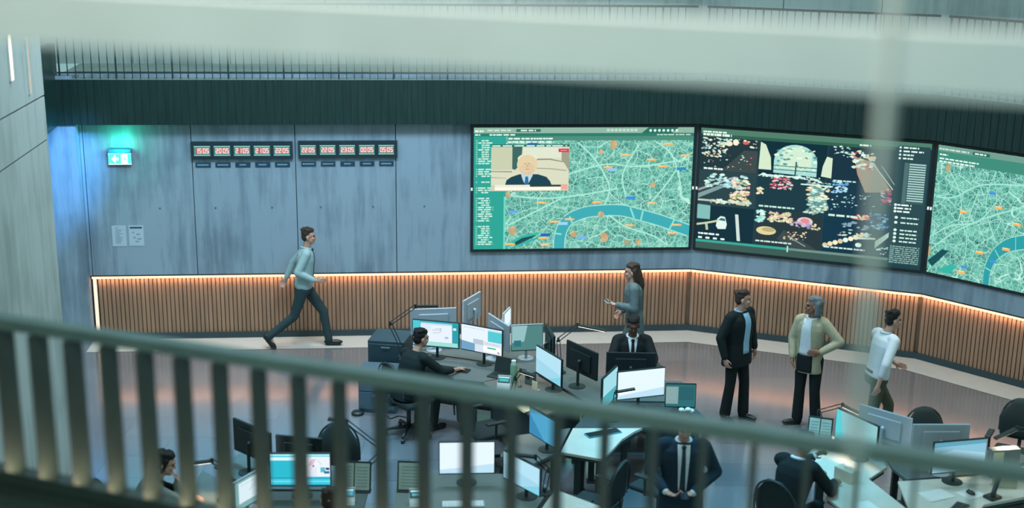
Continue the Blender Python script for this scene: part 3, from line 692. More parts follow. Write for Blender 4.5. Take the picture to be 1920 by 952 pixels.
desk('desk under the cyan and white monitor at lower left', [(-2.7, 11.95), (-1.42, 12.0), (-1.42, 11.15), (-2.68, 11.12)], [(-2.6, 11.85), (-1.5, 11.9), (-1.5, 11.25), (-2.6, 11.2)], mat('dark_laminate', '4a544f', .5))
desk('desk the woman resting her chin leans on', [(-3.2, 12.45), (-2.73, 12.0), (-2.71, 10.95), (-3.25, 10.9), (-3.15, 11.5)], [(-3.05, 12.2), (-2.8, 11.9), (-2.8, 11.05), (-3.15, 11.0)])
desk('grey green desk under the white lit monitor at bottom centre', [(-1.16, 12.45), (.25, 12.45), (.42, 12.12), (.22, 11.5), (-.1, 11.15), (-1.12, 11.15)], [(-1.05, 12.3), (.2, 12.3), (.1, 11.5), (-1.0, 11.25)], mat('green_grey_laminate', '67716a', .5, var=.07))
desk('beige desk corner at the bottom edge below the dark chair', [(.47, 12.1), (1.35, 11.35), (1.1, 10.9), (.27, 11.5)], [(.5, 11.9), (1.2, 11.35), (1.05, 11.05)], M_DESKP)
desk('pale desk before the seated man in black at lower right', [(3.45, 13.65), (4.05, 13.4), (4.02, 12.75), (3.75, 12.45), (3.95, 11.75), (3.4, 11.45), (3.2, 12.0), (3.35, 12.6), (3.15, 13.0)], [(3.5, 13.4), (3.9, 13.2), (3.6, 11.75), (3.35, 12.9)], M_DESKP)
desk('pale desk with keyboard and mouse under the sky blue monitor', [(4.04, 12.4), (4.9, 12.55), (5.75, 12.95), (5.95, 12.4), (5.2, 12.06), (4.75, 11.88), (4.4, 11.35), (3.99, 11.5), (3.97, 11.8)], [(4.45, 12.3), (5.7, 12.75), (5.78, 12.5), (4.3, 11.6)], M_DESKP)
desk('far desk under the two silver monitor backs at lower right', [(4.09, 13.25), (4.07, 12.72), (4.15, 12.45), (4.9, 12.6), (5.7, 13.0), (5.5, 13.3), (4.7, 13.05)], [(4.2, 13.0), (4.2, 12.6), (5.4, 13.1)])
# low units
def unit(name, label, cat, x, y, rz, w, d, h, body, fronts, n):
    e = empty(name, label, cat, (x, y, 0), rz)
    m = MB(); m.rbox(-w/2, -d/2, .0, w/2, d/2, h, .008); m.build('carcass', body, e)
    for i in range(n):
        z0, z1 = .05+i*(h-.08)/n, .04+(i+1)*(h-.08)/n
        m = MB(); m.rbox(-w/2+.015, -d/2-.02, z0, w/2-.015, -d/2-.001, z1, .004); o = m.build('drawer', fronts, e)
        m = MB(); m.tube([(-.06, -d/2-.035, z1-.04), (.06, -d/2-.035, z1-.04)], .006); m.build('handle', M_CHROME, o)
    return e
M_UNIT = mat('dark_teal_unit', '29424a', .5)
unit('cabinet', 'dark teal storage cabinet left of the dark jumper man', 'cabinet', -1.62, 16.55, -.15, .5, .5, .84, M_UNIT, M_UNIT, 2)
unit('cabinet', 'lower blue grey cabinet standing in front of the dark teal one', 'cabinet', -1.72, 16.04, -.1, .5, .34, .58, mat('blue_grey_unit', '49606d', .5), mat('blue_grey_unit', '49606d', .5), 2)
unit('pedestal', 'drawer unit with teal fronts under the far right desk corner', 'drawers', 5.28, 12.36, .33, .75, .42, .62, M_DESKD, M_TEALP, 2)
unit('pedestal', 'dark computer tower under the sky blue monitor desk', 'cabinet', 4.12, 12.0, .2, .2, .42, .62, M_BLACK, M_BLACK, 1)

# ------------------------------------------------------------------ monitors
def local_canvas(w, h, z, y): return Canvas(w, h, Matrix.Translation((0, y, z)), .0006)
def ui_white(c, base='dff0f8', tint='b9dcee'):
    c.rect(0, 0, 1, 1, base, 0); c.poly([(0, 0), (1, 0), (1, .3), (0, .12)], tint, 1); c.rect(0, 0, 1, .02, 'a6cfe0', 2)
def ui_blue(c):
    c.rect(0, 0, 1, 1, '9fd0e4', 0); c.poly([(0, .55), (1, .4), (1, 1), (0, 1)], 'aedcec', 1); c.poly([(.5, 0), (1, 0), (1, .35)], '7fcbe0', 1)
def ui_teal(c):
    c.rect(0, 0, 1, 1, '8cc6cc', 0); c.poly([(0, 0), (.22, 0), (.1, 1), (0, 1)], '56cdd6', 1); c.poly([(.3, .2), (.75, .1), (.8, .7), (.35, .85)], '9cc9cc', 1)
    for k in range(6): c.text(.45, .75-k*.07, .8, .012, '76b4ba', 2, 4, R)
def ui_sky(c):
    c.rect(0, 0, 1, 1, '86bdd2', 0); c.poly([(0, .62), (.4, .74), (1, .55), (1, .3), (0, .3)], 'a9d5e6', 1); c.poly([(0, 0), (1, 0), (1, .35), (0, .38)], '9ccfe4', 1); c.poly([(.0, .85), (1, .88), (1, 1), (0, 1)], '5f9fb5', 2)
def ui_windows_a(c):
    c.rect(0, 0, 1, 1, '35b3c4', 0); c.rect(.17, .08, .86, .93, 'dfeaf4', 1); c.rect(.17, .86, .86, .93, 'c6d4e6', 2); c.rect(.0, .0, .15, 1, '4fc3d0', 1)
    c.line([(.42, .66), (.58, .66), (.62, .73), (.50, .73)], .012, '5b6f86', 3); c.line([(.44, .55), (.56, .55), (.62, .62), (.62, .72)], .012, '5b6f86', 3)
    c.rect(.70, .34, .78, .42, 'a9bccb', 3); c.rect(.86, .1, 1, .97, '2f9aa8', 1); c.rect(.88, .7, .95, .8, 'bfe8e4', 2); c.rect(.3, .02, .98, .18, '9fd8cf', 3)
    for k in range(5): c.text(.2, .80-k*.05, .4, .012, 'a9b8cc', 3, 3, R)
def ui_windows_b(c):
    c.rect(0, 0, 1, 1, 'e1ecf5', 0); c.poly([(.0, .0), (.36, .0), (.36, .3), (0, .36)], '6d9fc0', 1); c.rect(.66, .48, 1, .96, '55c3cf', 1); c.rect(.66, .9, 1, .96, 'b7e0e8', 2)
    c.rect(.34, .0, 1, .46, 'd2dde8', 3); c.rect(.55, .05, .98, .3, 'f2f6f8', 4); c.rect(.65, .20, .86, .255, '35b488', 5); c.rect(.3, .3, .55, .5, 'b5c3d0', 4)
    c.text(.05, .9, .6, .02, 'b0bfd2', 2, 6, R); c.text(.6, .38, .95, .015, '9fb0c0', 5, 5, R); c.rect(.9, .06, .95, .13, 'b08f94', 5)
def ui_chart(c):
    c.rect(0, 0, 1, 1, '3bc4dc', 0); c.rect(0, .95, 1, .99, 'bfeef6', 2); c.rect(.0, .80, .5, .90, 'd5f4fb', 1); c.rect(.0, .24, .5, .8, '2fb6cc', 1); c.rect(0, .225, 1, .245, '14606e', 2); c.rect(.0, .12, 1, .14, '9fe6f2', 2)
    c.rect(.5, .28, 1, .92, 'e3ecf5', 3); c.poly([(.64, .6), (.70, .82), (.76, .84), (.72, .66)], 'dcb9c8', 4); c.line([(.63, .62), (.70, .82), (.78, .84)], .01, 'c58aa0', 5); c.poly([(.69, .60), (.73, .66), (.74, .60)], '2b3542', 5); c.line([(.80, .8), (.86, .66)], .01, '9a8aa8', 5)
    for k in range(6): c.text(.53, .55-k*.05, .78, .012, 'a9a8c0', 4, 4, R)
    c.rect(.84, .42, .92, .58, '5fb6c0', 4); c.rect(.93, .5, .99, .57, '173a58', 5); c.rect(.9, .38, .99, .46, '2b6da8', 5); c.rect(0, .0, 1, .03, '1f7f92', 2)
def ui_sheet(c):
    c.rect(0, 0, 1, 1, '7aa8aa', 0); c.rect(.1, .2, .98, .92, 'd2e6ec', 1); c.line([(.4, .5), (.7, .8)], .05, 'b5cdd8', 2); c.text(.15, .8, .6, .02, '9fb8c4', 2, 5, R)
def ui_dim(c):
    c.rect(0, 0, 1, 1, '2e6a70', 0); c.rect(.0, .12, .42, .9, '7f9fa0', 1); c.rect(.45, .3, .95, .9, '2b5f66', 1)
    for k in range(7): c.text(.04, .8-k*.08, .36, .015, '95b0ae', 2, 4, R)
def monitor(label, x, y, zb, yaw, paint, shell=M_ALU, w=.61, h=.36, zd=.73, pair=None):
    yaw = math.radians(yaw)
    e = empty('monitor', label, 'monitor', (x, y, zd), yaw)
    b = zb-zd
    m = MB(); m.rbox(-w/2, -.012, b, w/2, .016, b+h, .006); m.rbox(-w*.32, .016, b+h*.18, w*.32, .034, b+h*.8, .008)
    m.build('shell', shell, e)
    f = MB(); f.box(-w/2+.004, -.0135, b+.004, w/2-.004, -.0122, b+h-.004); f.build('bezel', M_BLACK, e)
    c = local_canvas(w-.018, h-.026, b+.015, -.0138); paint(c); c.build('display', e)
    m = MB(); m.tube([(0, .06, .012), (0, .06, b+h*.45)], .018, 10); m.tube([(0, .06, b+h*.45), (0, .03, b+h*.5)], .022, 10); m.build('stand', M_ALU if shell is M_ALU else M_DMET, e)
    m = MB(); m.lathe([(.001, 0), (.105, 0), (.105, .008), (.03, .013), (.001, .013)], (0, .07, 0), 24); m.build('stand_base', M_ALU if shell is M_ALU else M_DMET, e)
    return e
DK = M_BLACK
def wht(c): ui_white(c)
monitor('lit monitor right behind the dark jumper man\'s head', -.97, 15.93, .90, -13, ui_windows_a, DK, .63)
monitor('lit monitor with white and grey windows right of the dark jumper man', -.37, 15.72, .90, -28, ui_windows_b, DK)
monitor('silver monitor back standing directly behind the two lit windows screens', -1.03, 16.36, .93, 190, ui_white)
monitor('silver monitor back turned steeply sideways against the oak panelling', -.54, 16.84, .96, 245, ui_dim, M_ALU, .52)
monitor('silver monitor back at the right end of the two lit windows screens', -.16, 16.02, .90, 117, ui_white)
monitor('pale monitor edge glimpsed behind the silver monitor backs', -.06, 16.42, 1.0, 74, ui_white, M_ALU, .32, .26)
monitor('dim teal monitor standing in for a ghost reflection left of the edge on monitor', .21, 15.95, .86, 10, lambda c: (c.rect(0, 0, 1, 1, '4f807f', 0), c.poly([(0, .3), (.4, .35), (.5, 1), (0, 1)], '8fb9bb', 1), c.rect(.06, .15, .3, .4, '2f6f7a', 2)), M_ALU, .42, .36)  # teal ghost reflection built as an added monitor
monitor('dark monitor seen edge on beside the pale blue monitor', .50, 15.62, .92, 100, ui_dim, DK, .52, .34)
monitor('pale blue lit monitor on the slanted desk by the green bottle', .47, 14.86, .87, -61, ui_blue, DK)
monitor('black monitor back below the lit lamp arm', .88, 15.06, .88, 125, ui_white, DK)
monitor('black monitor back hiding the chest of the seated black suit man', 1.46, 14.86, .88, 179, ui_white, DK, .60)
monitor('big bright white monitor in front of the seated black suit man', 1.53, 14.28, .88, 18, wht, DK)
monitor('teal monitor seen almost edge on left of the big bright white one', 1.16, 14.28, .80, 66, lambda c: (c.rect(0, 0, 1, 1, '4fa9b4', 0), c.rect(0, .4, 1, 1, '9fd6e0', 1)), DK, .5, .40)
monitor('dim dark teal monitor right of the big bright white one', 1.99, 14.2, .80, -2, ui_dim, DK, .36, .30)
monitor('sky blue monitor half hidden behind a fin at bottom centre', .36, 13.05, .85, -57, lambda c: (c.rect(0, 0, 1, 1, '4f9fc4', 0), c.poly([(0, 0), (.6, 0), (0, .8)], '3b86b0', 1)), DK, .5, .32)
monitor('tall black monitor back at lower left', -2.66, 12.45, .88, 139, ui_white, DK)
monitor('black monitor back left of the rounded chair top at lower left', -2.16, 12.34, .84, 170, ui_white, DK, .5, .33)
monitor('cyan and white lit monitor with chart window at lower left', -2.06, 11.80, .87, 2, ui_chart, DK, .60)
monitor('pale sheet like monitor turned right beside the cyan one', -2.50, 11.55, .80, 62, ui_sheet, M_ALU, .52, .32)
monitor('white lit monitor behind a fin at bottom centre', -.43, 12.16, .86, 4, wht, DK, .57)
monitor('pale blue tilted monitor with lamp arm across its corner at bottom centre', .13, 11.88, .85, -50, ui_blue, DK, .57, .31)
monitor('teal lit monitor nearest the seated man in black at lower right', 3.72, 12.93, .87, -59, ui_teal, DK)
monitor('silver monitor back below the white shirt man', 4.05, 13.05, .89, 138, ui_white)
monitor('wide silver monitor back with small round mark at lower right', 4.53, 12.68, .90, 182, ui_white)
monitor('sky blue lit monitor at lower right next to the desk lamp', 4.62, 12.34, .87, 13, ui_sky, DK)

# ------------------------------------------------------------------ chairs
def make_chair(label, x, y, rz, back=M_BLACKC):
    """sitter faces +y"""
    e = empty('office_chair', label, 'chair', (x, y, 0), rz)
    m = MB(); m.rbox(-.24, -.22, .42, .24, .25, .485, .03, 3); m.build('seat', M_BLACKC, e, True)
    m = MB(); rings = []
    n = 9
    for i in range(n):
        t = i/(n-1); z = .56+t*.46; w = .215+.03*math.sin(t*PI)-.13*max(0, t-.55)/.45; y0 = -.25-.07*t+.03*math.sin(t*PI)
        rings.append(((0, y0, z), (w, 0, 0), (0, .018, 0)))
    m.loft(rings, 20, e=3); m.build('backrest', back, e, True)
    m = MB()
    pts = []
    for i in range(21):
        t = i/20*PI; pts.append((-.235*math.cos(t), -.275-.06*math.sin(t), .62+.40*math.sin(t)**.6))
    m.tube(pts, .012, 8); m.build('back_frame', M_BLACK, e, True)
    m = MB(); m.tube([(0, -.20, .45), (0, -.30, .47), (0, -.315, .62)], .022, 8); m.build('back_bracket', M_BLACK, e, True)
    for s in (-1, 1):
        m = MB(); m.tube([(s*.2, .0, .43), (s*.285, .0, .45), (s*.29, 0, .64)], .015, 8); m.rbox(s*.29-.035, -.13, .64, s*.29+.035, .13, .665, .01); m.build('armrest', M_BLACK, e)
    m = MB(); m.tube([(0, 0, .10), (0, 0, .42)], .028, 12); m.build('gas_column', M_BLACK, e, True)
    m = MB()
    for k in range(5):
        a = k*2*PI/5+.3; m.tube([(0, 0, .11), (.30*math.cos(a), .30*math.sin(a), .075)], [.026, .017], 8)
    m.build('star_base', M_BLACK, e, True)
    for k in range(5):
        a = k*2*PI/5+.3; c, s_ = math.cos(a), math.sin(a); m = MB()
        m.tube([(.30*c-.018*s_, .30*s_+.018*c, .03), (.30*c+.018*s_, .30*s_-.018*c, .03)], .03, 12); m.build('castor', M_BLACK, e)
    return e
chair0 = make_chair('black office chair under the seated dark jumper man', -1.27, 15.18, math.radians(-45))
def chair(label, x, y, deg):
    c = copy_tree(chair0); c.location = (x, y, 0); c.rotation_euler = (0, 0, math.radians(deg)); c['label'] = label; return c
chair0['group'] = 'office chairs'
for args in (('black office chair under the seated black suit man', 1.56, 15.78, 180), ('empty black chair under the handrail below the green bottle', -.30, 14.25, -60),
             ('black chair with bent frame behind the tilted blue monitor', .88, 12.3, 60), ('dark chair left of the standing navy suit man', 1.62, 12.8, 50),
             ('black chair whose round top shows behind the cyan monitor', -1.88, 12.74, 175), ('black chair back left of the woman resting her chin', -3.72, 11.50, -95),
             ('black chair under the seated man in black at lower right', 2.83, 11.98, -42), ('black chair whose top shows over the wide silver monitor back', 4.72, 13.42, 185),
             ('black office chair at the right edge by the lamp', 5.78, 13.75, 150), ('chair under the brown haired person at the bottom edge', -1.62, 10.62, 0)):
    chair(*args)

# ------------------------------------------------------------------ desk things
def lamp(label, x, y, base_z, pts, lit=False, head=.22, hd=(1, 0, 0)):
    """pts: base, elbow, tip (relative); head bar runs from the tip along hd"""
    e = empty('desk_lamp', label, 'desk lamp', (x, y, base_z))
    m = MB(); m.lathe([(.001, 0), (.075, 0), (.075, .012), (.018, .02), (.018, .06), (.001, .06)], (0, 0, 0), 18); m.build('base', M_BLACK, e)
    for i in range(len(pts)-1):
        a, b = V(pts[i]), V(pts[i+1]); d = (b-a).normalized(); s = d.cross(V((0, 1, 0))).normalized()*.02
        m = MB(); m.tube([a+s, b+s], .006, 6); m.tube([a-s, b-s], .006, 6); m.obox(b, V((.014, 0, 0)), V((0, .012, 0)), V((0, 0, .026))); m.build('arm', M_BLACK, e)
    t = V(pts[-1]); d = V(hd).normalized(); s = d.cross(V((0, 0, 1))).normalized(); u = s.cross(d)
    m = MB(); m.obox(t+d*head/2, d*head/2, s*.026, u*.010); hb = m.build('lamp_head', M_BLACK if not lit else M_DMET, e)
    m = MB(); m.obox(t+d*head/2-u*.0115, d*head*.47, s*.022, u*.0016); m.build('light_bar', glow('lamp_bar_lit', 'fff4e0', 6) if lit else mat('lamp_bar_off', 'c8ccc6', .4), hb)
    if lit > 1:
        l = bpy.data.lights.new('lamp_light', 'SPOT'); l.energy = lit; l.color = lin('ffe3b4')[:3]; l.spot_size = math.radians(130); l.spot_blend = .6; l.shadow_soft_size = .04
        o = bpy.data.objects.new('lamp_light', l); COL.objects.link(o); o.parent = e; o.location = t+d*head*.5-u*.02; o.rotation_euler = (-V((0, 0, 1))*.9+V((0, -.4, 0))).to_track_quat('-Z', 'Y').to_euler()
    return e
lamp('black jointed lamp left of the dark jumper man\'s monitors', -1.40, 16.02, .73, [(0, 0, .05), (-.17, 0, .45), (.15, .1, .66)], False, .3, (1, .0, .02))
lamp('lit jointed lamp over the black monitor back', .63, 15.5, .73, [(0, 0, .05), (-.03, .05, .42), (.21, .05, .62)], True, .36, (1, -.1, -.16))
lamp('lamp with short bright bar before the big bright white monitor', 1.2, 13.95, .73, [(0, 0, .05), (.0, 0, .2), (.02, .04, .33)], True, .22, (1, .1, .16))
lamp('black lamp arm reaching right above the floor at lower left', -1.55, 12.3, .73, [(0, 0, .05), (.25, .1, .27), (-.15, .3, .50)], False, .2, (-1, .1, .1))
lamp('lamp whose double arm crosses the tilted blue monitor', .36, 12.0, .73, [(0, 0, .05), (.03, -.1, .3), (-.1, -.14, .46)], False, .2, (-1, .0, .1))
lamp('black jointed lamp beside the black trousers of the blazer woman', 3.52, 13.5, .73, [(0, 0, .05), (-.08, 0, .32), (.18, 0, .40)], 34, .22, (1, -.5, -.35))
lamp('blue black lamp at the far right with bar over the sky blue monitor', 5.62, 12.75, .73, [(0, 0, .05), (.02, .05, .40), (-.27, 0, .46)], 34, .27, (-1, -.3, -.35))

lamp('lit desk lamp over the desk of the woman resting her chin', -2.82, 11.75, .73, [(0, 0, .05), (.04, .05, .3), (-.1, .0, .42)], 10, .2, (-1, -.1, -.1))
lamp('lit desk lamp over the cream papers on the slanted desk', .02, 14.55, .73, [(0, 0, .05), (.04, .05, .25), (.1, .0, .36)], 8, .2, (1, -.6, -.1))

def on_desk(name, label, cat, x, y, rz=0, group=None, z=.73): return empty(name, label, cat, (x, y, z), math.radians(rz), group)
def keyboard(label, x, y, rz, m_=None):
    e = on_desk('keyboard', label, 'keyboard', x, y, rz)
    m = MB(); m.rbox(-.21, -.065, 0, .21, .065, .014, .004); m.build('case', m_ or M_ALU, e)
    m = MB()
    for r in range(5):
        for k in range(14): m.box(-.2+k*.0287, -.058+r*.0235, .014, -.2+k*.0287+.024, -.058+r*.0235+.019, .019)
    m.build('keys', m_ and M_BLACK or M_PAPER, e); return e
keyboard('dark keyboard under the dark jumper man\'s lit monitors', -.72, 15.55, -20, M_DMET)
keyboard('grey keyboard by the computer mouse at lower right', 4.42, 11.72, 52, mat('grey_keys', '6d746c', .5))
keyboard('silver keyboard below the white lit monitor at bottom centre', -.45, 11.72, 4)
keyboard('silver keyboard on the beige desk corner at the bottom edge', .8, 11.55, -40)
keyboard('keyboard before the cyan and white monitor', -2.05, 11.42, 2, M_DMET)
keyboard('teal lit keyboard on the desk behind the standing navy suit man', 1.05, 13.55, 25, mat('teal_keys', '3f8f9a', .4))
def mouse(label, x, y, rz):
    e = on_desk('computer_mouse', label, 'mouse', x, y, rz)
    m = MB(); m.ell((0, 0, .012), (.032, .055, .022), nu=14, nv=8); m.build('body', M_BLACK, e, True)
    m = MB(); m.tube([(-.003, .03, .032), (.003, .03, .032)], .008, 10); m.build('wheel', M_DMET, e)
    return e
mouse('black mouse lying on a pale mat at lower right', 4.70, 12.12, 30)
e_ = on_desk('mouse_mat', 'pale mat under the black mouse', 'mat', 4.70, 12.12, 30, None, .73); m = MB(); m.rbox(-.12, -.1, 0, .12, .1, .004, .0015); m.build('sheet', M_PAPER, e_)
bpy.data.objects[[o.name for o in COL.objects if o.get('category') == 'mouse'][0]].location.z = .734
# bottle, cup, phone, tray
e = on_desk('water_bottle', 'pale green water bottle with white lid on the slanted desk', 'bottle', .04, 15.14)
m = MB(); m.lathe([(.001, 0), (.040, 0), (.042, .01), (.042, .22), (.034, .245), (.024, .25), (.001, .25)], n=20); m.build('body', mat('pale_green_plastic', '7fa890', .35), e, True)
m = MB(); m.lathe([(.001, .25), (.030, .25), (.030, .285), (.001, .285)], n=20); m.build('lid', M_WHITE, e)
def calendar(label, x, y, rz, top='2f8f8f'):
    e = on_desk('desk_phone', label, 'phone', x, y, rz)
    m = MB(); m.add([(-.08, -.05, 0), (.08, -.05, 0), (.08, .05, 0), (-.08, .05, 0), (-.08, -.035, .03), (.08, -.035, .03), (.08, .05, .15), (-.08, .05, .15)], [(0, 3, 2, 1), (4, 5, 6, 7), (0, 1, 5, 4), (2, 3, 7, 6), (0, 4, 7, 3), (1, 2, 6, 5)]); m.build('stand', M_PAPER, e)
    mt = Matrix.Translation((0, -.008, .068)) @ Matrix.Rotation(math.radians(-35), 4, 'X')
    m = MB(); m.rbox(-.075, -.006, .005, .075, -.001, .09, .002, mtx=mt); m.build('screen_frame', M_BLACK, e)
    c = Canvas(.135, .07, mt @ Matrix.Translation((0, -.0066, .012)), .0005); c.rect(0, 0, 1, 1, top, 0); c.rect(0, .7, 1, .95, 'bfe4ea', 1); c.rect(.1, .15, .9, .5, '5fb8c0', 1); c.build('display', e)
    return e
calendar('white desk phone with teal screen before the green bottle', -.08, 14.93, -10)
calendar('desk phone with blue screen in front of the document holder at lower left', -1.6, 11.72, 5, '3f9fc4')
calendar('desk phone with dark screen beside the document holder at bottom centre', -.90, 11.72, 5, '2f5f6c')
e = on_desk('pen_rod', 'thin brown wooden rod standing right of the green bottle', 'rod', .12, 14.98); m = MB(); m.tube([(-.01, .0, .0), (-.025, .12, .24)], .011, 8); m.build('stick', mat('pale_wood', '9a8a68', .6), e); m = MB(); m.lathe([(.001, 0), (.03, 0), (.03, .01), (.001, .01)], n=14); m.build('foot', M_DMET, e)
e = on_desk('speaker', 'round faced small speaker left of the pale blue monitor', 'speaker', .25, 15.1, -40); m = MB(); m.rbox(-.055, -.05, 0, .055, .05, .17, .012); m.build('box', M_DESK, e); m = MB(); m.tube([(0, -.0505, .11), (0, -.054, .11)], .038, 20); m.build('cone', M_BLACK, e)
e = on_desk('note_card', 'cream card standing against the pale blue monitor', 'card', .30, 14.88, -50); m = MB(); m.rbox(-.05, -.004, 0, .05, .004, .11, .001, 1); m.build('card', mat('cream_card', 'd8cfae', .7), e); m = MB(); m.box(-.05, .004, 0, .05, .05, .004); m.build('foot', mat('cream_card', 'd8cfae', .7), e)
e = on_desk('laptop', 'open dark laptop by the dark jumper man\'s hand', 'laptop', -.12, 15.33, -28); m = MB(); m.rbox(-.15, -.1, 0, .15, .1, .014, .004); m.build('base', M_DMET, e); m = MB(); m.rbox(-.15, -.004, 0, .15, .004, .2, .003, mtx=Matrix.Translation((0, .1, .012)) @ Matrix.Rotation(math.radians(-15), 4, 'X')); m.build('lid', M_DMET, e); m = MB(); m.box(-.13, -.02, .014, .13, .07, .017); m.build('keys', M_BLACK, e)
e = on_desk('flower_vase', 'small vase of white flowers on the dark desk end', 'vase', 2.03, 13.95); m = MB(); m.lathe([(.001, 0), (.03, 0), (.04, .05), (.022, .09), (.026, .1), (.001, .1)], n=16); m.build('vase', M_DESKD, e, True)
for k, (x, y, z) in enumerate(((-.055, 0, .14), (.02, -.01, .15), (.06, .01, .125), (0, .02, .105), (-.03, -.02, .11))):
    m = MB(); m.ell((x, y, z), (.036, .033, .024), nu=10, nv=7); m.tube([(0, 0, .09), (x, y, z)], .003, 5); m.build('flower', M_WHITE, e, True)
def paper_stack(label, x, y, rz, w=.21, d=.297, h=.012, m_=None, z=.73):
    e = on_desk('paper_stack', label, 'papers', x, y, rz, None, z)
    m = MB()
    for k in range(3): m.obox((0.004*k, -.003*k, h*(k+.5)/3), (w/2, .006*k, 0), (-.006*k, d/2, 0), (0, 0, h/6))
    m.build('sheets', m_ or M_PAPER, e); return e
paper_stack('cream papers lit on the slanted desk end under the handrail', .24, 14.3, 30, .3, .22, .02, mat('cream_card', 'd8cfae', .7))
paper_stack('loose white papers beside the keyboard at lower right', 4.33, 12.08, 20, .3, .21, .006)
paper_stack('white papers before the seated man in black at lower right', 3.55, 11.75, 15, .21, .3, .008)
paper_stack('white papers under the pale sheet like monitor at lower left', -2.45, 11.3, 10, .25, .3, .008)
def doc_holder(label, x, y, rz, w=.30, two=True):
    e = on_desk('document_holder', label, 'document holder', x, y, rz)
    mt = Matrix.Rotation(math.radians(-14), 4, 'X')
    m = MB(); m.rbox(-w/2, 0, 0, w/2, .012, .31, .003, mtx=mt); m.build('board', M_DMET, e)
    m = MB(); m.box(-w/2, -.03, 0, w/2, .06, .01); m.build('foot', M_DMET, e)
    n = 2 if two else 1
    for i in range(n):
        x0 = -w/2+.015+i*(w-.02)/n; x1 = x0+(w-.03)/n-.006
        m = MB(); m.rbox(x0, -.003, .02, x1, -.0005, .29, .0008, 1, mtx=mt); o = m.build('page', mat('holder_page', 'aebdad', .8), e)
        m = MB()
        for k in range(7): m.obox(mt @ V(((x0+x1)/2, -.004, .25-k*.032)), V(((x1-x0)*.36, 0, 0)), mt.to_3x3() @ V((0, .0005, 0)), mt.to_3x3() @ V((0, 0, .004)))
        m.build('print', mat('print_grey', '7f95a2', .6), o)
    return e
doc_holder('dark document holder with two printed pages at lower left', -1.56, 11.98, -3, .34)
doc_holder('dark document holder with one pale page at bottom centre', -1.0, 12.0, -3, .26, False)
doc_holder('document holder with two white cards behind the man in black', 3.42, 13.32, -20, .27)
def tissue_box(label, x, y, rz, h=.13):
    e = on_desk('tissue_box', label, 'box', x, y, rz)
    m = MB(); m.rbox(-.11, -.06, 0, .11, .06, h, .006); m.build('carton', mat('beige_carton', 'b9b49c', .7), e)
    m = MB(); m.add([(-.05, -.005, h), (.05, -.005, h), (.07, .01, h+.04), (0, -.01, h+.02), (-.06, .012, h+.05), (-.05, .01, h), (.05, .01, h)], [(0, 1, 2, 3), (0, 3, 4), (5, 4, 3), (5, 3, 2, 6), (0, 4, 5), (1, 6, 2)]); m.build('tissue', M_WHITE, e)
    return e
tissue_box('beige tissue box the man in black reaches towards', 3.50, 12.42, -55)
tissue_box('white tissue box on the desk at the far right', 5.12, 12.33, -5, .16)
e = on_desk('box_file', 'grey box file behind the white tissue box at the right', 'file', 5.18, 12.58, 10); m = MB(); m.rbox(-.16, -.05, 0, .16, .05, .31, .005); m.build('case', mat('file_grey', '7f8480', .6), e); m = MB(); m.box(-.15, -.0525, .10, -.03, -.0502, .29); m.build('label_card', mat('cream_card', 'd8cfae', .7), e)
e = on_desk('handset', 'upright dark handset on the desk by the mouse', 'phone', 4.92, 12.05, 30); m = MB(); m.tube([(-.05, -.02, .02), (-.02, 0, .07), (.04, .02, .15), (.07, .03, .2)], [.03, .024, .024, .032], 10); m.build('grip', M_DMET, e, True); m = MB(); m.rbox(-.11, -.06, 0, .04, .06, .03, .008); m.build('cradle', M_BLACK, e)
e = on_desk('microphone', 'thin gooseneck microphone at the left of the tall black monitor back', 'microphone', -3.0, 12.5)
m = MB(); m.lathe([(.001, 0), (.05, 0), (.05, .015), (.001, .02)], n=16); m.build('base', M_BLACK, e)
m = MB(); m.tube([(0, 0, .02), (-.03, 0, .2), (-.02, 0, .32), (.05, 0, .42), (.10, 0, .45)], .005, 6); m.build('gooseneck', M_BLACK, e)
m = MB(); m.ell((-.035, 0, .22), (.022, .022, .04), nu=10, nv=8); m.build('capsule', M_BLACK, e)
# on the floor
e = empty('floor_sensor', 'small round black puck lying on the polished floor', 'puck', (-1.99, 15.81, 0))
m = MB(); m.lathe([(.001, 0), (.075, 0), (.085, .02), (.07, .04), (.001, .045)], n=24); m.build('body', M_BLACK, e, True); m = MB(); m.lathe([(.02, .043), (.03, .05), (.001, .052)], n=16); m.build('button', M_DMET, e)
m = MB(); m.tube(smooth([(-1.72, 15.62, 0), (-1.62, 15.76, 0), (-1.55, 15.66, 0), (-1.45, 15.74, 0), (-1.35, 15.7, 0)], 6) and [(x, y, .008) for x, y in smooth([(-1.72, 15.62), (-1.62, 15.76), (-1.55, 15.66), (-1.45, 15.74), (-1.33, 15.70)], 6)], .007, 6)
tag(m.build('floor_cable', M_BLACK), 'wavy black cable on the floor left of the dark jumper man\'s chair', 'cable')

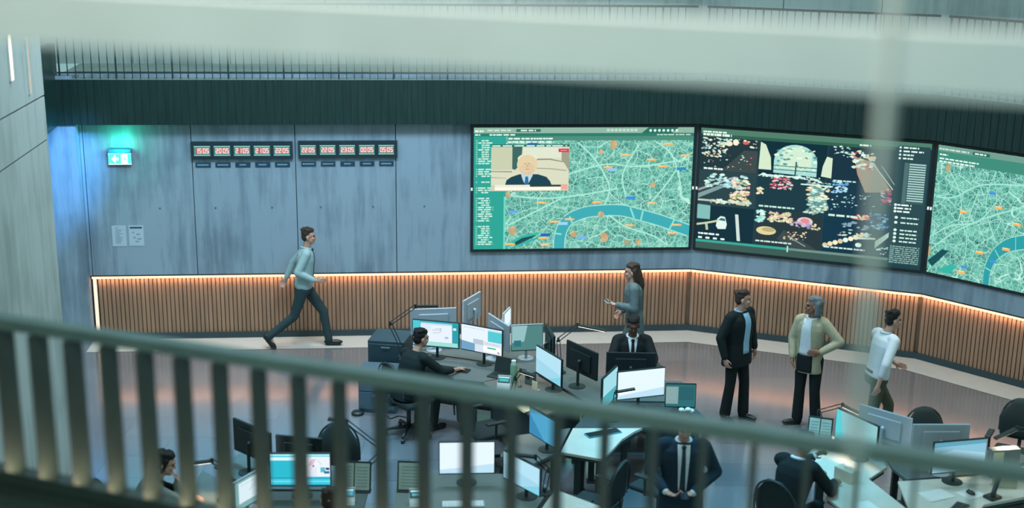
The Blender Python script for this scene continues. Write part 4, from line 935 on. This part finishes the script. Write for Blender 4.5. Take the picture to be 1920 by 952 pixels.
# ------------------------------------------------------------------ people
def shade(name, col, rough=.85, var=.08, scale=30): return mat(name, col, rough, var=var, scale=scale, spec=.25)
SKIN_A = shade('skin_light', 'b58d7b', .6); SKIN_B = shade('skin_deep', '5a4136', .55); SKIN_C = shade('skin_brown', '83604d', .6)
HAIR_D = shade('hair_dark', '1c1c1b', .7); HAIR_B = shade('hair_brown', '3a2f27', .7); HAIR_G = shade('hair_grey', '5d6769', .75)
EYE = mat('eye_dark', '20201f', .3); LIP_A = shade('lip_pink', '9a6a60'); LIP_B = shade('lip_deep', '4a302a')
def rot_to(d, m):
    """frame with y along d, z near m"""
    d = V(d).normalized(); s = d.cross(V(m)).normalized(); mm = s.cross(d)
    return Matrix((s, d, mm)).transposed()
def person(label, loc, deg, P, skin, hair_m, hair='short', top=None, legs=None, shoe=None, lip=None, k=1.0):
    e = empty('person', label, 'person', loc, math.radians(deg)); e.scale = (k, k, k)
    g = lambda n, d: V(P.get(n, d))
    pel = g('pel', (0, 0, .92)); nek = g('nek', (0, 0, 1.47)); hd = g('head', nek+V((0, .02, .165)))
    shw = P.get('shw', .175); lat = V(P.get('lat', (1, 0, 0))).normalized()
    sp = (nek-pel).normalized()
    shc = nek - sp*.055
    shR = g('shR', shc+lat*shw); shL = g('shL', shc-lat*shw)
    elR = g('elR', shR+V((.05, -.02, -.29))); elL = g('elL', shL+V((-.05, -.02, -.29)))
    wrR = g('wrR', elR+V((0, .05, -.25))); wrL = g('wrL', elL+V((0, .05, -.25)))
    hpw = .09
    plat = V(P.get('plat', (1, 0, 0))).normalized()
    hR, hL = pel+plat*hpw, pel-plat*hpw
    kR, kL = g('kR', (.10, .02, .49)), g('kL', (-.10, .02, .49)); aR, aL = g('aR', (.11, -.03, .085)), g('aL', (-.11, -.03, .085))
    tR, tL = g('tR', (.15, 1, -.05)).normalized(), g('tL', (-.15, 1, -.05)).normalized()
    wd = P.get('wide', 1.0)
    def ring(f, hw, hdp):
        c = pel + (nek-pel)*f; a = plat.lerp(lat, min(1, max(0, f))).normalized(); b = sp.cross(a).normalized()*-1
        b = a.cross(sp)*-1
        return (c, a*hw*wd, b*hdp)
    # --- body
    B = MB()
    B.loft([ring(f, a-.022, b-.022) for f, a, b in ((-.12, .15, .11), (.05, .168, .118), (.28, .148, .105), (.5, .158, .112), (.72, .172, .118), (.88, .155, .10), (.97, .09, .07), (1.03, .06, .055))])
    yaw, pit, roll = math.radians(P.get('yaw', 0)), math.radians(P.get('pitch', 0)), math.radians(P.get('roll', 0))
    HR = Matrix.Rotation(yaw, 3, 'Z') @ Matrix.Rotation(pit, 3, 'X') @ Matrix.Rotation(roll, 3, 'Y')
    H = lambda x, y, z: hd + HR @ V((x, y, z))
    B.cap(nek-sp*.05, .058, H(0, -.012, -.07), .052)
    B.ell(H(0, -.012, .03), (.074, .094, .086), HR); B.ell(H(0, .022, -.045), (.058, .068, .066), HR); B.ell(H(0, .045, -.092), (.034, .035, .024), HR)
    B.cap(H(0, .086, .012), .009, H(0, .099, -.026), .0125); B.ell(H(0, .083, .026), (.05, .014, .012), HR)
    for s in (-1, 1):
        B.ell(H(s*.076, -.005, -.008), (.012, .022, .033), HR); B.ell(H(s*.036, .068, -.025), (.022, .02, .02), HR)
    for sh, el, wr in ((shR, elR, wrR), (shL, elL, wrL)): B.cap(sh, .034, el, .032); B.cap(el, .034, wr, .025)
    for h, kn, an, t in ((hR, kR, aR, tR), (hL, kL, aL, tL)): B.cap(h, .075, kn, .048); B.cap(kn, .046, an, .028); B.cap(an, .026, an+t*.08-V((0, 0, .03)), .02)
    for sgn, wr, el, key in ((1, wrR, elR, 'R'), (-1, wrL, elL, 'L')):
        d = V(P.get('hd'+key, wr-el)).normalized(); m_ = V(P.get('hm'+key, (-sgn, 0, 0))); F = rot_to(d, m_)
        s_, dd, mm = F.col[0], F.col[1], F.col[2]
        B.cap(wr, .025, wr+dd*.03, .026); B.ell(wr+dd*.055, (.039, .05, .015), F)
        curl = P.get('curl'+key, .5); tsg = P.get('th'+key, 1)
        for i, L in enumerate((.068, .078, .073, .058)):
            b0 = wr+dd*.092+s_*(.029-.0195*i)*tsg
            d1 = (dd*math.cos(curl)+mm*math.sin(curl)); d2 = (dd*math.cos(curl*2.2)+mm*math.sin(curl*2.2))
            b1 = b0+d1*L*.55; B.cap(b0-dd*.01, .0088, b1, .0082, 8); B.cap(b1, .0082, b1+d2*L*.5, .007, 8)
        b0 = wr+dd*.035+s_*.032*tsg; b1 = b0+(dd*.75+s_*.6*tsg+mm*.25).normalized()*.04; B.cap(b0, .012, b1, .0098, 8); B.cap(b1, .0098, b1+(dd*.9+mm*.5).normalized()*.032, .008, 8)
    B.skin('body', skin, e, .0065, 2, .45)
    # --- face
    for s in (-1, 1):
        m = MB(); m.ell(H(s*.031, .081, .008), (.012, .008, .007), HR, 10, 8); m.build('eye', EYE, e, True)
        m = MB(); m.cap(H(s*.016, .090, .032), .005, H(s*.048, .080, .033), .0035, 8); m.build('eyebrow', hair_m, e, True)
    m = MB(); m.ell(H(0, .082, -.064), (.024, .009, .0075), HR, 12, 8); m.build('mouth', lip or LIP_A, e, True)
    # --- hair
    h = MB()
    h.ell(H(0, -.024, .048), (.081, .084, .078), HR); h.ell(H(0, .022, .088), (.066, .060, .036), HR); h.ell(H(0, -.050, -.002), (.072, .056, .07), HR)
    rr = random.Random(label)
    for _ in range(26):
        t, q_ = rr.uniform(0, 2*PI), rr.uniform(.0, .75); h.ell(H(.066*math.sin(t)*math.cos(q_*.9), -.022+.078*math.cos(t)*math.cos(q_), .055+.07*math.sin(q_+.5)), (.02, .022, .016), HR, 8, 6)
    if hair == 'bob':
        for s in (-1, 1): h.cap(H(s*.074, -.035, .05), .034, H(s*.084, -.035, -.085), .032)
        h.ell(H(0, -.065, -.045), (.086, .055, .09), HR); h.ell(H(0, -.042, .062), (.092, .086, .074), HR)
    if hair == 'long':
        for s in (-1, 1): h.cap(H(s*.068, -.03, .03), .032, H(s*.06, -.06, -.12), .03)
        h.cap(H(0, -.08, .02), .055, H(0, -.13, -.18), .058); h.cap(H(0, -.13, -.18), .058, H(.0, -.10, -.36), .035)
    if hair == 'tied':
        h.ell(H(0, -.12, .05), (.04, .04, .042), HR)
        for s in (-1, 1): h.cap(H(s*.070, .01, .05), .022, H(s*.074, -.01, -.06), .02)
    h.skin('hair', hair_m, e, .010, 2)
    # --- clothes
    T = top or {}
    tm = T['mat']; add = T.get('add', 0); jacket = T.get('jacket', False)
    t = MB()
    if jacket:
        prof = [(T.get('hem', -.30), .185, .135), (-.12, .182, .132), (.05, .176, .126), (.27, .158, .116), (.5, .172, .124), (.72, .188, .13), (.86, .175, .116), (.95, .115, .085), (1.01, .075, .068)]
    else:
        prof = [(-.03, .172, .122), (.06, .184, .134), (.25, .172, .126), (.5, .174, .124), (.72, .184, .127), (.86, .168, .112), (.95, .11, .08), (1.01, .068, .064)]
    t.loft([ring(f, a+add, b+add) for f, a, b in prof], 28)
    sl = .012 if jacket else .006
    for sh, el, wr in ((shR, elR, wrR), (shL, elL, wrL)):
        en = el+(wr-el)*T.get('sleeve', .93)
        t.cap(sh+(nek-sh)*.25, .062+sl, sh, .060+sl); t.cap(sh, .060+sl, el, .05+sl); t.cap(el, .05+sl, en, .036+sl)
    to = t.skin('jacket' if jacket else T.get('name', 'shirt'), tm, e, .011, 4)
    bv = BVHTree.FromPolygons([v.co.copy() for v in to.data.vertices], [tuple(p.vertices) for p in to.data.polygons])
    fr = lat.cross(sp)*-1
    if fr.dot(V((0, 1, 0))) < 0: fr = -fr
    def patch(name, f0, f1, wfun, off, m_, cols=6, rows=12, sh0=0.0):
        vs = []; 
        for i in range(rows+1):
            f = f0+(f1-f0)*i/rows; c = pel+(nek-pel)*f
            for j in range(cols+1):
                x = wfun((f-f0)/(f1-f0))*(2*j/cols-1)+sh0
                o_ = c+lat*x+fr*.6; hit = bv.ray_cast(o_, -fr)
                q_ = hit[0] if hit[0] else c+lat*x+fr*.1
                vs.append(q_+fr*off)
        n = len(vs); vs2 = vs+[p_-fr*.012 for p_ in vs]; w = cols+1; fs = []
        for i in range(rows):
            for j in range(cols):
                a = i*w+j; fs.append((a, a+1, a+w+1, a+w)); fs.append((n+a, n+a+w, n+a+w+1, n+a+1))
        for i in range(rows):
            for a, b in ((i*w, (i+1)*w), (i*w+cols, (i+1)*w+cols)): fs.append((a, b, n+b, n+a))
        for j in range(cols):
            for a in (j, rows*w+j): fs.append((a, a+1, n+a+1, n+a))
        m = MB(); m.add(vs2, fs); return m.build(name, m_, e, True)
    if 'front' in T:
        f0, f1, w0, w1, m_ = T['front']
        patch('shirt_front', f0, f1, lambda u: w0+(w1-w0)*u, .004, m_, sh0=T.get('shift', 0))
        if 'under' in T:
            g0, g1, v0, v1, n_ = T['under']; patch('trouser_front', g0, g1, lambda u: v0+(v1-v0)*u, .004, n_, sh0=T.get('shift', 0))
    if 'tie' in T:
        patch('tie', T.get('tie0', .3), .97, lambda u: .028-.012*u, .009, T['tie'], 3, 12)
        kn = pel+(nek-pel)*.955; hit = bv.ray_cast(kn+fr*.6, -fr); kp = (hit[0] if hit[0] else kn+fr*.07)
        m = MB(); m.ell(kp+fr*.012, (.024, .018, .022)); m.build('tie_knot', T['tie'], e, True)
    if 'lapel' in T:
        for s in (-1, 1): patch('lapel', T['front'][0]+.05, .95, lambda u: .012+.018*u, .007, T['lapel'], 2, 10, s*(T['front'][2]+T['front'][3])*.75)
    if 'collar' in T:
        m = MB(); c = nek-sp*.005
        pts = [c+(lat*math.cos(a)*.068+fr*math.sin(a)*.066)+sp*(.012-.02*max(0, math.sin(a))) for a in [i*2*PI/18 for i in range(18)]]
        m.tube(pts+[pts[0]], .017, 8); m.build('collar', T['collar'], e, True)
    if 'cuff' in T:
        for el, wr in ((elR, wrR), (elL, wrL)):
            d = (wr-el).normalized(); m = MB(); m.cap(wr-d*.03, .036, wr+d*.004, .035); m.build('cuff', T['cuff'], e, True)
    # trousers
    l = MB()
    l.loft([ring(f, a, b) for f, a, b in ((-.16, .145, .115), (-.05, .172, .126), (.05, .172, .124), (.16, .160, .116))], 24)
    for hh, kn, an in ((hR, kR, aR), (hL, kL, aL)): l.cap(hh-V((0, 0, .02)), .094, kn, .068); l.cap(kn, .068, an+(kn-an).normalized()*.0, P.get('hem', .058))
    l.skin('trousers', legs, e, .011, 4)
    if 'belt' in T:
        m = MB(); m.loft([ring(f, a, b) for f, a, b in ((.10, .171, .127), (.16, .168, .124))], 28); m.build('belt', M_BLACK, e, True)
    for an, tt in ((aR, tR), (aL, tL)):
        F = rot_to(tt, (0, 0, 1)); m = MB(); z = an+F.col[2]*-.045
        m.ell(z+tt*.085, (.042, .125, .038), F); m.ell(z-tt*.02, (.037, .05, .042), F); m.cap(an+F.col[2]*.03, .045, z+tt*.03, .042)
        m.obox(z+tt*.065-F.col[2]*.03, F.col[0]*.036, tt*.11, F.col[2]*.009)
        m.skin('shoe', shoe or M_SHOE, e, .009, 3)
    return e
M_SHOE = mat('black_shoe_leather', '12191a', .4)
TEALSHIRT = shade('pale_teal_shirt', '93aeae'); DKTROU = shade('slate_trousers', '2c3f42'); BLK = shade('black_suit_cloth', '151f20'); NAVY = shade('navy_suit_cloth', '1b2f3c')
WSHIRT = shade('white_shirt', 'c5cfd2', var=.03); BSHIRT = shade('light_blue_shirt', '8fb6cf', var=.04); BEIGE = shade('sage_beige_blazer', '9c9a80'); OLIVE = shade('olive_trousers', '444a3a'); TIE_B = shade('navy_tie', '223846', .6); TIE_K = shade('black_tie', '12181a', .6)

# man striding right along the panelling
person('man in pale teal shirt and dark tie striding right along the oak panelling', (-3.08, 18.42, 0), -88,
       dict(pel=(0, 0, .93), nek=(0, .05, 1.50), head=(0, .09, 1.665), kL=(-.09, .26, .52), aL=(-.08, .33, .10), tL=(0, 1, .0), kR=(.09, -.14, .50), aR=(.10, -.50, .20), tR=(.1, .55, -.7),
            lat=(.98, .15, 0), elR=(.235, -.05, 1.19), wrR=(.20, .18, 1.07), hdR=(0, 1, -.05), hmR=(-1, 0, 0), elL=(-.24, -.17, 1.22), wrL=(-.24, -.28, .98), curlR=.35),
       SKIN_A, HAIR_B, 'short', dict(mat=TEALSHIRT, tie=TIE_B, collar=TEALSHIRT, tie0=.25), DKTROU, k=1.03)
# woman hurrying left at the back
person('long haired woman in grey coat walking left before the oak panelling with a phone', (1.72, 17.25, 0), 88,
       dict(pel=(0, 0, .90), nek=(0, .03, 1.42), head=(0, .06, 1.57), shw=.15, wide=.9, kL=(-.09, .18, .49), aL=(-.08, .22, .09), kR=(.09, -.08, .49), aR=(.1, -.36, .15), tR=(0, .7, -.6),
            elL=(-.21, .02, 1.10), wrL=(-.16, .26, 1.14), hdL=(0, 1, .15), hmL=(0, 0, 1), curlL=.6, elR=(.21, .0, 1.09), wrR=(.17, .16, .95)),
       SKIN_A, HAIR_B, 'long', dict(mat=shade('grey_coat', '56696b', var=.2, scale=14), jacket=True, hem=-.62, front=(.5, .98, .02, .045, shade('grey_scarf', '6f7f83')), collar=shade('grey_scarf', '6f7f83')), shade('grey_slacks', '55605a'))
# man in dark suit
person('man in open dark suit and light blue shirt facing right', (2.93, 15.83, 0), -136,
       dict(pel=(0, -.01, .93), nek=(0, .0, 1.48), head=(0, .03, 1.64), aR=(.12, -.06, .085), aL=(-.11, .06, .085), kR=(.11, -.01, .5), kL=(-.11, .05, .5), tL=(-.1, 1, -.03), tR=(.35, 1, -.03), yaw=38, pitch=2, wide=1.2, shw=.205, hem=.074,
            elL=(-.31, -.03, 1.17), wrL=(-.29, .05, .93), elR=(.32, -.05, 1.17), wrR=(.31, .03, .92)),
       SKIN_A, HAIR_B, 'short', dict(mat=BLK, jacket=True, hem=-.30, add=.014, front=(.02, .985, .06, .055, BSHIRT), collar=BSHIRT), BLK)
# grey haired woman, hand on hip
person('grey haired woman in sage blazer and white blouse, hand on hip', (3.82, 15.66, 0), 152,
       dict(pel=(0, 0, .93), nek=(0, .0, 1.46), head=(-.01, .03, 1.615), shw=.155, wide=.93, yaw=-66, pitch=4, aR=(.10, .02, .085), aL=(-.12, -.05, .085), tR=(.95, .75, -.03), tL=(-.1, 1, -.03), kR=(.09, .03, .5),
            elL=(-.36, -.02, 1.18), wrL=(-.17, .13, 1.06), hdL=(.9, .4, -.1), hmL=(0, -1, 0), curlL=.25, elR=(.23, .02, 1.16), wrR=(.19, .12, .93), hem=.072),
       SKIN_C, HAIR_G, 'bob', dict(mat=BEIGE, jacket=True, hem=-.36, add=.004, front=(.10, .985, .085, .055, WSHIRT), under=(-.36, .11, .105, .10, BLK), shift=.035, collar=WSHIRT), BLK)
# man in white shirt walking right
person('man in white shirt and olive trousers walking right below the third screen', (4.51, 14.98, 0), -80,
       dict(pel=(0, -.02, .93), nek=(0, .06, 1.49), head=(0, .13, 1.65), kL=(-.09, .22, .52), aL=(-.09, .22, .09), kR=(.09, -.08, .50), aR=(.1, -.40, .18), tR=(.1, .6, -.6), lat=(.97, .2, 0), pitch=-2,
            elR=(.29, -.06, 1.18), wrR=(.28, -.13, .92), elL=(-.26, .12, 1.19), wrL=(-.18, .30, 1.02), hdL=(0, 1, -.35), hdR=(0, -.25, -1)),
       SKIN_A, HAIR_D, 'short', dict(mat=WSHIRT, collar=WSHIRT, sleeve=.5, belt=True, add=-.006), OLIVE)
SEAT = dict(pel=(0, -.06, .55), kR=(.13, .37, .54), kL=(-.13, .37, .54), aR=(.14, .30, .09), aL=(-.14, .30, .09), hem=.056)
def seated(**kw): d = dict(SEAT); d.update(kw); return d
# seated man in dark jumper
person('man in dark jumper seated at the two lit monitors, arm on the desk', (-1.27, 15.18, 0), -42,
       seated(nek=(0, .13, 1.07), head=(.0, .22, 1.215), yaw=-18, pitch=-6, elR=(.30, .30, .83), wrR=(.27, .60, .775), hdR=(-.1, 1, -.05), hmR=(0, 0, -1), curlR=.3, thR=-1, elL=(-.24, .20, .84), wrL=(-.10, .45, .79), hdL=(.2, 1, 0), hmL=(0, 0, -1)),
       SKIN_A, HAIR_D, 'short', dict(mat=shade('dark_jumper', '1b2625'), name='jumper', sleeve=.6), BLK)
# seated man in black suit facing us
person('man in black suit and black tie seated facing the camera behind a black monitor', (1.56, 15.78, 0), 180,
       seated(nek=(0, -.02, 1.13), head=(0, .03, 1.285), pitch=-12, shw=.19, wide=1.08, elR=(.27, .12, .88), wrR=(.20, .37, .78), elL=(-.27, .12, .88), wrL=(-.20, .37, .78), hdR=(-.1, 1, -.05), hdL=(.1, 1, -.05), hmR=(0, 0, -1), hmL=(0, 0, -1), thR=-1),
       SKIN_B, HAIR_D, 'short', dict(mat=BLK, jacket=True, hem=-.05, front=(.42, .985, .015, .062, WSHIRT), collar=WSHIRT, tie=TIE_K, tie0=.45, cuff=WSHIRT), BLK, lip=LIP_B)
# standing man in navy suit
person('standing man in navy suit and dark tie looking at a phone in his hands', (1.68, 11.62, 0), 176,
       dict(pel=(0, 0, .94), nek=(0, .02, 1.50), head=(0, .07, 1.655), pitch=-18, shw=.20, wide=1.14, elR=(.31, -.0, 1.18), wrR=(.17, .27, 1.08), hdR=(-.8, .5, -.25), hmR=(-.2, 0, 1), curlR=.6, elL=(-.33, -.02, 1.17), wrL=(-.10, .24, 1.06), hdL=(.85, .45, -.1), hmL=(0, 0, 1), curlL=.6, thL=-1),
       SKIN_A, HAIR_B, 'short', dict(mat=NAVY, jacket=True, hem=-.33, add=.012, front=(.16, .985, .04, .062, WSHIRT), collar=WSHIRT, tie=TIE_B, tie0=.16, cuff=WSHIRT), NAVY)
e = empty('mobile_phone', 'black phone held by the standing man in navy suit', 'phone', (1.66, 11.25, 1.085), 0)
m = MB(); m.rbox(-.037, -.075, -.004, .037, .075, .004, .003); m.build('case', M_BLACK, e); m = MB(); m.box(-.033, -.07, .0041, .033, .07, .005); m.build('display', mat('phone_glass', '20343a', .15), e)
e = empty('mobile_phone', 'pale phone held out by the long haired woman', 'phone', (1.335, 17.1, 1.185), .3)
m = MB(); m.rbox(-.035, -.07, -.004, .035, .07, .004, .003); m.build('case', M_PAPER, e); m = MB(); m.box(-.031, -.065, .0041, .031, .065, .005); m.build('display', mat('phone_glass', '20343a', .15), e)
# woman resting chin on hand
person('dark haired seated woman resting her chin on her hand at lower left', (-3.58, 11.5, 0), -72,
       seated(nek=(0, .16, 1.05), head=(.0, .26, 1.195), pitch=-16, yaw=-8, shw=.15, wide=.9, elR=(.10, .42, .78), wrR=(.035, .36, .99), hdR=(-.2, -.05, 1), hmR=(0, -1, .2), curlR=1.0, elL=(-.22, .26, .80), wrL=(-.06, .48, .785), hdL=(.5, .8, 0), hmL=(0, 0, -1)),
       SKIN_A, HAIR_D, 'tied', dict(mat=shade('grey_cardigan', '667470'), jacket=True, hem=-.05, front=(.35, .985, .03, .05, BLK), collar=BLK), BLK)
# brown haired person at the bottom edge
person('brown haired person in teal top at the bottom edge, seen from behind', (-1.62, 10.62, 0), 2,
       seated(nek=(0, .10, 1.06), head=(0, .17, 1.205), pitch=-14, shw=.16, elR=(.24, .25, .84), wrR=(.15, .47, .785), elL=(-.27, .25, .84), wrL=(-.22, .50, .785), hdL=(0, 1, 0), hdR=(0, 1, 0), hmL=(0, 0, -1), hmR=(0, 0, -1), thR=-1),
       SKIN_A, HAIR_B, 'short', dict(mat=shade('teal_top', '4f9aa4'), name='top', sleeve=.6), BLK)
# seated man in black at lower right
person('man in black seated at the pale desk at lower right, leaning on his elbow', (2.83, 11.98, 0), -40,
       seated(nek=(0, .13, 1.11), head=(.02, .22, 1.26), yaw=-10, pitch=-14, wide=1.06, shw=.185, elR=(.31, .28, .80), wrR=(.22, .52, .785), hdR=(-.2, 1, 0), hmR=(0, 0, -1), thR=-1, elL=(-.22, .34, .86), wrL=(-.02, .50, 1.0), hdL=(.3, .9, .3), hmL=(1, 0, -.3)),
       SKIN_C, HAIR_D, 'short', dict(mat=BLK, jacket=True, hem=-.05, front=(.55, .985, .02, .05, WSHIRT), collar=WSHIRT, cuff=WSHIRT), BLK)

# ------------------------------------------------------------------ near balcony: fins, rails, beam, rod
RA, RB = V((-2.4916, 6.0086, 0)), V((1.8923, 4.396, 0))
ru = (RB-RA).normalized(); rn = V((-ru.y, ru.x, 0))
if rn.y < 0: rn = -rn
ea = empty('balcony_railing', 'blurred grey railing of deep dark fins crossing the foreground', 'railing', RA+V((0, 0, 3.6)), 0)
inv = Matrix.Translation(-ea.location); parts = []
S0, S1 = -1.2, 6.0
def rbar(mb, s0, s1, z0, z1, d0, d1, mi=0): mb.obox(RA+ru*((s0+s1)/2)+rn*((d0+d1)/2)+V((0, 0, (z0+z1)/2)), ru*(s1-s0)/2, rn*(d1-d0)/2, V((0, 0, (z1-z0)/2)), mi)
m = MB(); rbar(m, S0, S1, 4.448, 4.502, -.04, .04); parts.append(m.build('handrail', M_RAIL, ea))
m = MB(); rbar(m, S0, S1, 3.60, 3.665, -.09, .09); rbar(m, S0, S1, 3.665, 3.725, -.10, -.085); parts.append(m.build('bottom_rail', M_FIN, ea))
k = -5
while .015+k*.2038 < S1:
    s = .015+k*.2038; m = MB(); rbar(m, s-.006, s+.006, 3.665, 4.448, -.065, .065); parts.append(m.build('fin', M_FIN, ea)); k += 1
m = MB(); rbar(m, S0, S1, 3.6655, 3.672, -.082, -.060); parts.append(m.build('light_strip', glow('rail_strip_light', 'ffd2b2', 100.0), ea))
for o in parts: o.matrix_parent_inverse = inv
m = MB(); m.prism([(p.x, p.y) for p in (RA+ru*S0+rn*.12, RA+ru*S1+rn*.12, RA+ru*S1-rn*3, RA+ru*S0-rn*3)], 3.25, 3.598)
struct(m.build('trim_6', M_FIN), 'dark floor edge of the near balcony at the lower left corner', 'balcony edge')
eb = empty('white_beam', 'broad blurred white beam crossing the top of the picture', 'beam', (-.2, 2.68, 6.2))
ba, bb = V((-3.3, 3.516, 6.2445)), V((3.7, 1.516, 6.182)); bu = (bb-ba).normalized(); bn = V((-bu.y, bu.x, 0))
m = MB(); m.obox((ba+bb)/2, (bb-ba)/2, bn*.03, V((0, 0, .059))); o = m.build('rail_body', M_WHITE, eb); o.matrix_parent_inverse = Matrix.Translation(-eb.location)
m = MB()
for q_ in (.03, .97): m.obox(ba.lerp(bb, q_), bu*.03, bn*.045, V((0, 0, .08)))
o = m.build('end_bracket', M_DMET, eb); o.matrix_parent_inverse = Matrix.Translation(-eb.location)
er = empty('hanger_rod', 'slim pale rod, very blurred, standing upright at the right', 'rod', (.613, 2.13, 3.6))
m = MB(); m.tube([(0, 0, .006), (0, 0, 4.4)], .0125, 12); m.build('shaft', mat('pale_grey_steel', 'b9bfb8', .5), er, True); m = MB(); m.lathe([(.001, 0), (.05, 0), (.05, .012), (.02, .02), (.001, .02)], n=18); m.build('foot_plate', M_WHITE, er)

# ------------------------------------------------------------------ light
w = bpy.data.worlds.new('hall_air'); scene.world = w; w.use_nodes = True
bg = w.node_tree.nodes['Background']; bg.inputs['Color'].default_value = lin('7fa6a8'); bg.inputs['Strength'].default_value = 1.1
def area(name, loc, to, size, col, power, sy=None, spread=PI):
    l = bpy.data.lights.new(name, 'AREA'); l.energy = power; l.color = lin(col)[:3]; l.size = size; l.spread = spread
    if sy: l.shape = 'RECTANGLE'; l.size_y = sy
    o = bpy.data.objects.new(name, l); COL.objects.link(o); o.location = loc
    o.rotation_euler = (V(to)-V(loc)).to_track_quat('-Z', 'Y').to_euler(); return o
area('ceiling_light', (0, 12.5, 8.6), (0, 13.0, 0), 9, 'a4caea', 270, 5)
def down(x, y, power, col='fff4ec', ang=62):
    l = bpy.data.lights.new('unseen_downlight', 'SPOT'); l.energy = power; l.color = lin(col)[:3]; l.spot_size = math.radians(ang); l.spot_blend = .9; l.shadow_soft_size = .25
    o = bpy.data.objects.new('unseen_downlight', l); COL.objects.link(o); o.location = (x, y, 8.4); o.rotation_euler = (0, 0, 0)
for x, y in ((-5, 16.8), (-2.4, 17.0), (.2, 17.2), (2.7, 16.9), (5.0, 15.6), (6.6, 13.8)): down(x, y, 1000, ang=40)
for x, y in ((-2.6, 13.9), (2.25, 13.0)): down(x, y, 3400, '3cb0da', 34)  # unseen blue spots added to tint the front floor
area('wall_washer', (-2, 14.0, 8.2), (-2, 19, 1.9), 7, 'b4d2ea', 680, 1.5)
area('balcony_light', (-.5, 2.4, 8.4), (-.3, 3.2, 5), 3, 'f4f1e6', 150, 1.5)
l = bpy.data.lights.new('pier_spot', 'SPOT'); l.energy = 1800; l.color = lin('3f9cf0')[:3]; l.spot_size = math.radians(24); l.spot_blend = .8; l.shadow_soft_size = .15
o = bpy.data.objects.new('pier_spot', l); COL.objects.link(o); o.location = (-4.2, 16.2, 5.0); o.rotation_euler = (V((-6.5, 18.3, 2.7))-V(o.location)).to_track_quat('-Z', 'Y').to_euler()

# ------------------------------------------------------------------ camera
F, PITCH, ROLL, HC = 2431.555, .26435, .0133763, 6.4754
cd = bpy.data.cameras.new('camera'); cam = bpy.data.objects.new('camera', cd); COL.objects.link(cam)
c, s = math.cos(PITCH), math.sin(PITCH); cr, sr = math.cos(ROLL), math.sin(ROLL)
xc, yc, zc = V((1, 0, 0)), V((0, -s, -c)), V((0, c, -s))
right = xc*cr - yc*sr; down = xc*sr + yc*cr
up, bk = -down, -zc
cam.matrix_world = Matrix(((right.x, up.x, bk.x, 0), (right.y, up.y, bk.y, 0), (right.z, up.z, bk.z, HC), (0, 0, 0, 1)))
cd.sensor_fit = 'HORIZONTAL'; cd.sensor_width = 36; cd.lens = F/1920*36; cd.clip_end = 200; cd.clip_start = .05
cd.dof.use_dof = True; cd.dof.focus_distance = 16.5; cd.dof.aperture_fstop = .76; cd.dof.aperture_blades = 0
scene.camera = cam
scene.view_settings.view_transform = 'Standard'; scene.view_settings.look = 'None'; scene.view_settings.gamma = 1; scene.view_settings.exposure = 0.15; scene.view_settings.use_curve_mapping = False
scene.cycles.use_denoising = True
